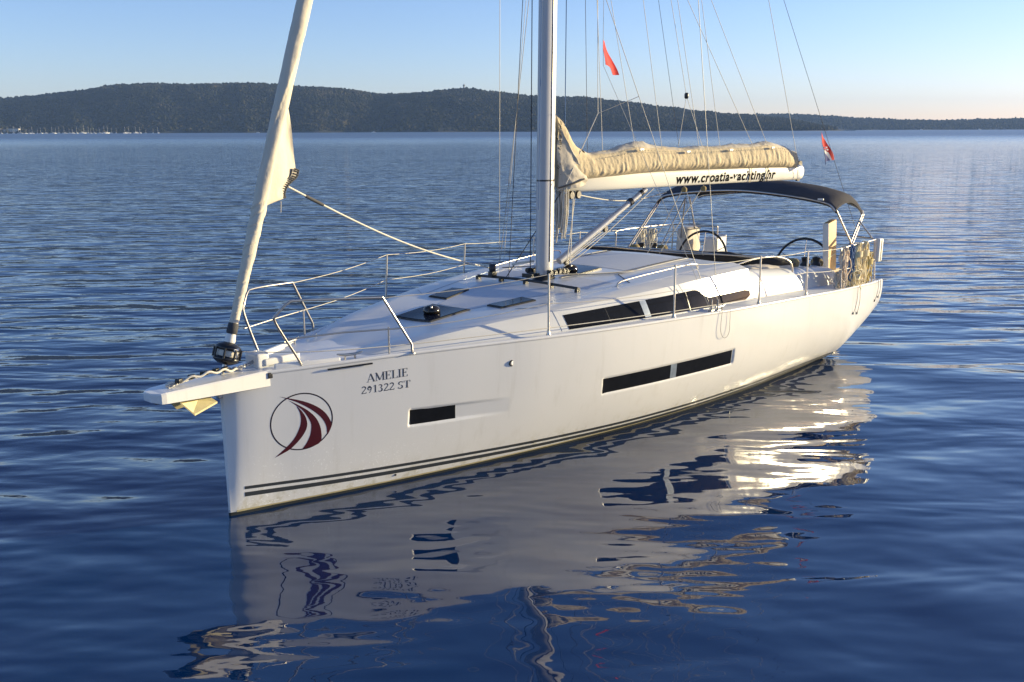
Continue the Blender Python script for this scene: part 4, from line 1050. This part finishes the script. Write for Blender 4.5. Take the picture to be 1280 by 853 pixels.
# ------------------------------------------------------------------ folded sprayhood, cockpit gear
q = MB(); rows = []; SP = smooth_line([L(7.32, -1.46, 1.69), L(7.45, -1.30, 1.665), L(7.62, -.8, 1.655), L(7.70, -.2, 1.66), L(7.86, .35, 1.655), L(7.96, .75, 1.66), L(7.98, 1.10, 1.65), L(8.25, 1.38, 1.62), L(8.62, 1.46, 1.55)], 14)
for i, p in enumerate(SP):
    t = i/(len(SP)-1); dr_ = (SP[min(i+1, len(SP)-1)]-SP[max(i-1, 0)]).normalized(); sdv = dr_.cross(Vector((0, 0, 1))).normalized()
    k = math.sin(min(1, t*9+.15)*math.pi/2)*math.sin(min(1, (1-t)*7+.2)*math.pi/2); row = []
    for j in range(20):
        a = 2*math.pi*j/20; rr_ = 1+.16*math.sin(3*a+t*6)+.18*fbm(t*9, math.cos(a), math.sin(a), 3)
        row.append(p+sdv*(.13*k*rr_*math.cos(a))+Vector((0, 0, .075*k*rr_*math.sin(a))))
    rows.append(row)
q.grid(rows, closed_v=True); q.add(rows[0], [list(range(20))]); q.add(rows[-1], [list(range(20))])
hood = q.build('folded_sprayhood', 'navybrown', boat)
q = MB()
for i in range(3):
    pts = [L(7.35+.05*i+.06*t+.0, -1.36+2.7*t, 1.735+.012*math.sin(t*9+i*2)) for t in [k/20 for k in range(21)]]
    q.tube([p+Vector((.30*(k/20)+.02*i, 0, .0)) for k, p in enumerate(pts)], .012, 6)
q.build('sprayhood_hoop', 'steel', hood)
q = MB(); q.tube(smooth_line([L(7.05, 1.34, 1.70), L(7.4, 1.44, 1.76), L(7.9, 1.52, 1.75), L(8.2, 1.60, 1.66), L(8.28, 1.62, 1.50)], 8), .013, 8); q.build('sprayhood_hoop', 'steel', hood)
q = MB(); rows = []
for i in range(24):
    t = i/23; c = L(7.55+.95*t, 1.20+.28*t, 1.585-.05*t); row = []
    for j in range(12):
        a = 2*math.pi*j/12; rr_ = .06*math.sin(min(1, t*6+.2)*math.pi/2)*math.sin(min(1, (1-t)*6+.2)*math.pi/2)*(1+.3*fbm(t*6, math.cos(a), math.sin(a)))
        row.append(c+Vector((0, rr_*1.5*math.cos(a), rr_*math.sin(a))))
    rows.append(row)
q.grid(rows, closed_v=True); q.build('sprayhood_edge', 'bag', hood)
for s in (1, -1):
    for u in (9.05, 9.45):
        q = MB(); wz = COT(u)
        q.lathe(L(u, s*1.46, wz-.005), [(.075, 0), (.075, .03), (.052, .05), (.048, .10), (.062, .115), (.06, .13), (.02, .14)], 20); wi = q.build('winch', 'black', boat)
    for u in (8.75, 9.62):
        q = MB(); q.lathe(L(u, s*1.40, COT(u)+.02), [(.05, -.05), (.09, -.02), (.10, .04), (.07, .09), (.01, .10)], 14); q.build('winch_cover', 'olivecover', boat)
def wheel(v, u=10.17, wc=1.28, r_=.475):
    root = empty('steering_wheel', Matrix.Identity(4)); root.parent = boat
    q = MB(); c = L(u, v, wc); ring_ = [c+Vector((.10*math.sin(a), r_*math.cos(a), r_*math.sin(a))) for a in [2*math.pi*i/56 for i in range(56)]]
    q.tube(ring_, .020, 8, closed=True); q.build('rim', 'black', root)
    q = MB()
    for i in range(6):
        a = 2*math.pi*i/6+.52; q.tube([c, c+Vector((.10*math.sin(a), r_*math.cos(a), r_*math.sin(a)))], .007, 5)
    q.lathe(c, [(.05, -.03), (.055, 0), (.03, .03)], 14, (1, 0, 0)); q.build('spokes', 'steel', root)
    q = MB(); q.box(L(u-.16, v, .98), (.16, .24, .68), bevel=.04); q.lathe(L(u-.16, v, 1.32), [(.09, 0), (.10, .04), (.07, .10), (.01, .12)], 16); q.build('pedestal', 'plastic', boat)
wheel(.927); wheel(-.927)

# ------------------------------------------------------------------ bimini
HF = [(-1.60, 2.285), (-1.52, 2.36), (-1.38, 2.412), (-1.0, 2.472), (-.5, 2.52), (0, 2.540), (.5, 2.518), (1.0, 2.472), (1.38, 2.415), (1.52, 2.37), (1.60, 2.29)]
HA = [(-1.54, 2.31), (-1.48, 2.345), (-1.34, 2.375), (-1.0, 2.41), (-.5, 2.465), (0, 2.485), (.5, 2.465), (1.0, 2.41), (1.34, 2.32), (1.46, 2.25), (1.52, 2.15)]
hf = smooth_line([L(9.75, v, w_) for v, w_ in HF], 5); ha = smooth_line([L(11.02, v, w_) for v, w_ in HA], 5)
def canopy_row(t, dz): return [a+(b-a)*t+Vector((0, 0, dz+.15*math.sin(t*math.pi)**.8+.006*fbm(t*4, i*.2, 3))) for i, (a, b) in enumerate(zip(hf, ha))]
q = MB(); top_r = [canopy_row(t/10, .022) for t in range(11)]; bot_r = [canopy_row(t/10, -.012) for t in range(11)]
q.grid(top_r); q.grid(bot_r); 
q.grid([top_r[0], [p+Vector((-.035, 0, -.0)) for p in canopy_row(0, -.0)], [p+Vector((-.02, 0, 0)) for p in canopy_row(0, -.055)], [p+Vector((.02, 0, 0)) for p in canopy_row(0, -.055)], bot_r[0]])
q.grid([top_r[-1], [p+Vector((.03, 0, 0)) for p in canopy_row(1, -.0)], [p+Vector((.02, 0, 0)) for p in canopy_row(1, -.06)], bot_r[-1]])
for k in (0, -1): q.grid([[r_[k] for r_ in top_r], [r_[k] for r_ in bot_r]])
can = q.build('bimini_canopy', 'navy', boat)
q = MB(); q.tube([p+Vector((-.042, 0, -.018)) for p in hf], .014, 8); q.tube([p+Vector((0, 0, -.035)) for p in ha], .014, 8); q.build('bimini_hoop', 'steel', boat)
q = MB(); q.box(L(9.70, 1.36, 2.44), (.03, .09, .03), bevel=.006); q.build('canopy_label', 'plastic', can)
q = MB(); q.tube([L(11.04, 1.50, 2.19), L(10.99, 1.535, 2.10)], .024, 8); q.build('canopy_corner', 'bag', can)
for pts in ([(9.75, -1.60, 2.28), (8.96, -1.70, 1.50)], [(9.85, -1.62, 2.27), (9.03, -1.70, 1.50)], [(10.5, -1.5, 2.30), (10.10, -1.72, 1.48)], [(10.5, -1.5, 2.30), (10.72, -1.70, 1.55)], [(10.62, -1.48, 2.30), (11.05, -1.60, 1.70)],
            [(11.02, 1.52, 2.15), (9.99, 1.70, 1.60)], [(11.08, 1.52, 2.13), (10.06, 1.72, 1.60)], [(9.75, 1.60, 2.28), (10.10, 1.70, 1.81), (10.25, 1.72, 1.62)], [(10.8, 1.56, 2.05), (10.85, 1.80, 1.75)]):
    q = MB(); q.tube([L(*p) for p in pts], .0135, 8); q.build('bimini_leg', 'steel', boat)

# ================================================================== THINGS CARRIED ON THE BOAT
def on_boat(mb, name, material, base, label, cat, group=None):
    return tag(mb.build(name, material, None, boat_m, Vector(base)), label, cat, group)
# anchor stowed under the bowsprit, with its chain
ar = empty('anchor', boat_m @ Matrix.Translation(L(-.3, 0, 1.14)))
def AP(u, v, w_): return L(u+.3, v, w_-1.14)
q = MB(); q.prism([AP(-.46, .0, 1.232), AP(-.47, .12, 1.228), AP(-.36, .15, 1.10), AP(-.10, .09, 1.145), AP(-.12, .0, 1.18)], (0, 0, -.016)); q.prism([AP(-.46, .0, 1.230), AP(-.47, -.12, 1.226), AP(-.36, -.15, 1.10), AP(-.10, -.09, 1.145), AP(-.12, 0, 1.178)], (0, 0, -.016)); q.build('fluke', 'anchor', ar)
q = MB(); q.prism([AP(-.60, -.018, 1.240), AP(-.20, -.018, 1.215), AP(-.2, -.018, 1.17), AP(-.45, -.018, 1.195), AP(-.62, -.018, 1.21)], (0, .036, 0)); q.build('shank', 'roped', ar)
ch = MB(); path = smooth_line([AP(-.50, .03, 1.355), AP(-.38, .03, 1.38), AP(-.2, .02, 1.395), AP(-.02, .01, 1.40), AP(.18, .03, 1.39), AP(.34, .03, 1.42)], 7)
for i in range(len(path)-1):
    c = (path[i]+path[i+1])/2; dr_ = (path[i+1]-path[i]).normalized(); sdv = dr_.cross(Vector((0, 0, 1))).normalized(); upv = sdv.cross(dr_); o_ = sdv if i % 2 else upv
    ch.tube([c+dr_*(.024*math.cos(a))+o_*(.014*math.sin(a)) for a in [2*math.pi*k/10 for k in range(10)]], .0055, 5, closed=True)
ch.build('chain', 'galv', ar)
q = MB(); pts = [AP(-.52+.75*t, .10*math.sin(t*3), 1.36+.06*math.sin(t*math.pi)+.012*math.sin(t*30)) for t in [i/40 for i in range(41)]]; q.tube(pts, .011, 6)
q.tube([p+Vector((.02, .05+.02*math.sin(i*.5), -.012)) for i, p in enumerate(pts)], .010, 6); q.build('chain_rope', 'ropew', ar)
for t in (.10, .26, .42, .58, .70):
    q = MB(); c = AP(-.5+.75*t, .045, 1.385+.03*math.sin(t*3)); q.box(c, (.06, .045, .04), bevel=.01, rot=Matrix.Rotation(.4, 3, 'Z')); q.build('chain_link', 'black', ar)
tag(ar, 'zinc anchor with yellowish fluke and its chain, stowed on the bowsprit', 'anchor')
# flags
def flag(name, P, label, base, group=None):
    root = empty(name, boat_m @ Matrix.Translation(Vector(base)))
    for pn, poly, mt, dy in P:
        q = MB(); bm = bmesh.new(); vs = [bm.verts.new(Vector(p)-Vector(base)) for p in poly]; bm.faces.new(vs); bmesh.ops.triangulate(bm, faces=bm.faces[:])
        for _ in range(4):
            ed = [e for e in bm.edges if e.calc_length() > .05]
            if ed: bmesh.ops.subdivide_edges(bm, edges=ed, cuts=1); bmesh.ops.triangulate(bm, faces=bm.faces[:])
        bm.verts.index_update()
        F_ = [[v.index for v in f.verts] for f in bm.faces]
        V_ = [v.co+Vector((.02*math.sin(v.co.z*16), .03*math.sin(v.co.x*18+v.co.z*9)-dy, 0)) for v in bm.verts]; bm.free()
        q.add(V_, F_, True); q.add([p+Vector((0, .004, 0)) for p in V_], F_, True); q.build(pn, mt, root)
    return tag(root, label, 'flag', group)
def FP(px_u, v, w_): return L(px_u, v, w_)
flag('courtesy_flag', [('cloth', [FP(4.969, .6, 4.536), FP(5.03, .6, 4.515), FP(5.171, .6, 4.34), FP(5.312, .6, 4.143), FP(5.212, .6, 4.139), FP(5.11, .6, 4.215), FP(4.978, .6, 4.248)], 'red', 0)],
     'small limp red flag hanging on a halyard right of the mast', L(4.97, .6, 4.5))
q = MB(); q.tube([L(4.965, .6, 5.6), L(4.969, .6, 4.53), L(4.98, .6, 4.24), L(5.74, 1.73, 1.33)], .0030, 5); q.build('flag_halyard', 'ropew', boat)
ens = flag('ensign', [('red_band', [FP(9.80, 1.27, 3.47), FP(9.976, 1.27, 3.335), FP(10.16, 1.27, 3.15), FP(10.259, 1.27, 3.025), FP(10.20, 1.27, 3.02), FP(10.09, 1.27, 3.14), FP(9.86, 1.27, 3.24)], 'red', 0),
     ('white_band', [FP(9.86, 1.27, 3.24), FP(10.09, 1.27, 3.14), FP(10.20, 1.27, 3.02), FP(10.17, 1.27, 3.018), FP(10.05, 1.27, 3.115), FP(9.864, 1.27, 3.20)], 'fwhite', 0),
     ('blue_band', [FP(9.864, 1.27, 3.20), FP(10.05, 1.27, 3.115), FP(10.17, 1.27, 3.018), FP(10.08, 1.27, 3.0), FP(9.993, 1.27, 2.945), FP(9.92, 1.27, 3.05)], 'fblue', 0)],
     'limp red white and blue national flag on the backstay at the stern', L(9.8, 1.27, 3.4))
q = MB()
for i, (u, w_) in enumerate(((9.955, 3.22), (10.0, 3.185))):
    q.box(L(u, 1.275, w_)-L(9.8, 1.27, 3.4)+Vector((.012, .01, 0)), (.020, .05, .022))
q.build('coat_of_arms', 'fwhite', ens)
# rope coils hung on the stern rail
def coil(name, top, wd, ht, n, material, label, group, seed, r_=.009, spread=.05):
    r = random.Random(seed); t0 = Vector(top); q = MB()
    for i in range(n):
        k = r.uniform(.75, 1.08); ww = wd*r.uniform(.35, 1.0)/2; ox = r.uniform(-spread, spread); oy = r.uniform(-spread, spread)*.8; pts = []
        for j in range(22):
            a = 2*math.pi*j/22; x = ww*math.sin(a)*(1+.25*math.sin(a*2+i)); z = -ht*k/2*(1-math.cos(a))
            pts.append(t0+Vector((ox+x+.012*fbm(i*3.1, j*.5), oy+.012*fbm(i*2.3, j*.6, 4)+.02*math.cos(a*3+i), z+.012*fbm(j*.4, i))))
        q.tube(pts, r_, 5, closed=True)
    o = empty(name, boat_m @ Matrix.Translation(t0))
    for i in range(len(q.v)): q.v[i] = q.v[i]-t0
    q.build('loops', material, o)
    w2 = MB()
    for i in range(5): w2.tube([Vector((wd*.36*math.cos(a), wd*.30*math.sin(a), -ht*.22-.018*i)) for a in [2*math.pi*k/14 for k in range(14)]], r_, 5, closed=True)
    w2.build('lashing', material, o)
    return tag(o, label, 'rope coil', group)
GC = 'rope coils hung on the port stern rail'
coil('rope_coil', L(9.17, 1.99, 1.80), .20, .60, 10, 'roper', 'red flecked rope coil, foremost on the port stern rail beside the plank', GC, 1)
coil('rope_coil', L(9.46, 1.985, 1.80), .14, .50, 9, 'ropeb', 'blue rope coil hanging on the port stern rail', GC, 2)
coil('rope_coil', L(9.74, 1.98, 1.81), .22, .60, 11, 'ropet', 'tan rope coil hanging right of the blue coil', GC, 3)
coil('rope_coil', L(10.02, 1.97, 1.81), .24, .62, 11, 'ropet', 'large tan rope coil, second right of the blue coil', GC, 4)
coil('rope_coil', L(10.22, 1.96, 1.62), .26, .46, 11, 'ropeo', 'low olive rope coil, aftmost on the port stern rail', GC, 5)
coil('rope_coil', L(9.22, 1.93, 1.42), .24, .30, 10, 'ropew', 'white rope coil lying against the coaming below the red flecked coil', GC, 6)
coil('rope_coil', L(9.62, 1.99, 1.42), .30, .30, 14, 'ropet', 'messy tan rope heap on deck under the blue coil', GC, 7, spread=.12)
GS = 'rope coils hung on the starboard rail'
coil('rope_coil', L(9.76, -1.92, 1.76), .16, .42, 12, 'ropew', 'white rope coil on the starboard rail, left one of two', GS, 8)
coil('rope_coil', L(10.08, -1.92, 1.75), .18, .42, 12, 'ropew', 'white rope coil on the starboard rail, right one of two', GS, 9)
for (u, v, dz, dv) in ((9.52, 2.02, -.36, -.06), (9.60, 2.02, -.38, .02), (10.45, 2.06, -.30, -.03), (10.55, 2.06, -.26, .03)):
    a = L(u, hv(u, 1.12)+.03, 1.17); b = L(u+dv, hv(u, 1.12+dz)+.012, 1.12+dz)
    q = MB(); q.tube(smooth_line([a, a+(b-a)*.5+Vector((0, -.02, 0)), b], 5), .0035, 5); q.lathe(b, [(.004, 0), (.010, .01), (.009, .03), (.003, .04)], 8)
    q.build('rope_tail', 'roped', boat)
q = MB(); q.tube(smooth_line([L(5.74, VSH(5.74)+.02, 1.36), L(5.72, VSH(5.72)+.022, 1.10), L(5.80, VSH(5.8)+.02, .99), L(5.90, VSH(5.9)+.02, 1.05), L(5.90, VSH(5.9)+.02, 1.34)], 6), .0024, 5); q.build('rope_tail', 'roped', boat)
# boarding plank, lifebuoy bag, boxes
rot = Matrix.Rotation(.15, 3, 'Y')
pl = empty('boarding_plank', boat_m @ Matrix.Translation(L(10.14, 1.40, 1.20)))
q = MB(); q.box((-.06, .0, .46), (.30, .09, .86), rot=Matrix.Rotation(-.15, 3, 'Y'), bevel=.012); q.build('board', 'wood', pl)
q = MB(); q.box((-.213, 0, .437), (.012, .094, .862), rot=Matrix.Rotation(-.15, 3, 'Y'), bevel=.004); q.build('edge_strip', 'plastic', pl)
q = MB(); q.box((-.065, -.047, .34), (.30, .006, .022), rot=Matrix.Rotation(-.15, 3, 'Y')); q.build('strap', 'ropet', pl)
tag(pl, 'thick tan plank standing upright by the port helm', 'plank')
lb = empty('lifebuoy_bag', boat_m @ Matrix.Translation(L(11.0, -1.70, 1.20)))
q = MB(); bm = bmesh.new(); bmesh.ops.create_cube(bm, size=1); bmesh.ops.subdivide_edges(bm, edges=bm.edges[:], cuts=7, use_grid_fill=True)
for v in bm.verts:
    p = v.co*2; d = Vector((p.x, p.y, p.z)); l4 = (abs(p.x)**6+abs(p.y)**6+abs(p.z)**6)**(1/6); p = p/l4*max(abs(p.x), abs(p.y), abs(p.z))
    v.co = Vector((p.x*.27*(1-.10*p.z), p.y*.12, p.z*.25+.28))+Vector((.012*fbm(p.x*2, p.y*2, p.z*2), .02*fbm(p.x*2, p.z*2, 4), 0))
bm.verts.index_update(); q.add([v.co.copy() for v in bm.verts], [[v.index for v in f.verts] for f in bm.faces], True); bm.free(); q.build('cover', 'bag', lb)
q = MB(); q.tube([(.27, -.05, .05), (.275, -.05, .50)], .02, 6); q.tube([(-.22, -.12, .50), (.22, -.12, .5)], .012, 6); q.build('binding', 'roped', lb)
tag(lb, 'pale beige lifebuoy bag on the starboard stern rail behind the wheel', 'lifebuoy bag')
ob_ = empty('outboard_motor', boat_m @ Matrix.Translation(L(11.15, -1.22, 1.22)))
q = MB(); q.box((0, 0, .20), (.42, .26, .30), bevel=.06); q.build('cowling', 'plastic', ob_)
q = MB(); q.box((.225, 0, .22), (.03, .20, .30), bevel=.01); q.build('grip_panel', 'plastic', ob_)
q = MB(); q.box((0, 0, -.12), (.10, .08, .40), bevel=.02); q.lathe((0, 0, -.34), [(.02, -.06), (.05, -.02), (.05, .04), (.02, .1)], 12); q.build('leg', 'plastic', ob_)
tag(ob_, 'white boxy outboard motor hung on the stern rail right of the starboard wheel', 'outboard motor')
wb_ = empty('life_ring_box', boat_m @ Matrix.Translation(L(10.86, 1.88, 1.40)))
q = MB(); q.box((0, 0, .19), (.17, .10, .38), bevel=.03, rot=Matrix.Rotation(.06, 3, 'Y')); q.build('case', 'plastic', wb_)
q = MB(); q.box((.09, 0, .18), (.03, .07, .34), bevel=.01); q.tube([(.0, -.052, .02), (.0, -.054, .37)], .006, 5); q.build('bracket', 'ropeo', wb_)
tag(wb_, 'white life ring case on the port stern corner rail', 'case')
gp = empty('rail_seat', boat_m @ Matrix.Translation(L(10.78, 1.60, 1.36)))
q = MB(); q.box((0, 0, .16), (.07, .32, .34), bevel=.02); q.build('panel', 'bag', gp)
tag(gp, 'grey beige canvas panel on the stern rail beside the white case', 'panel')
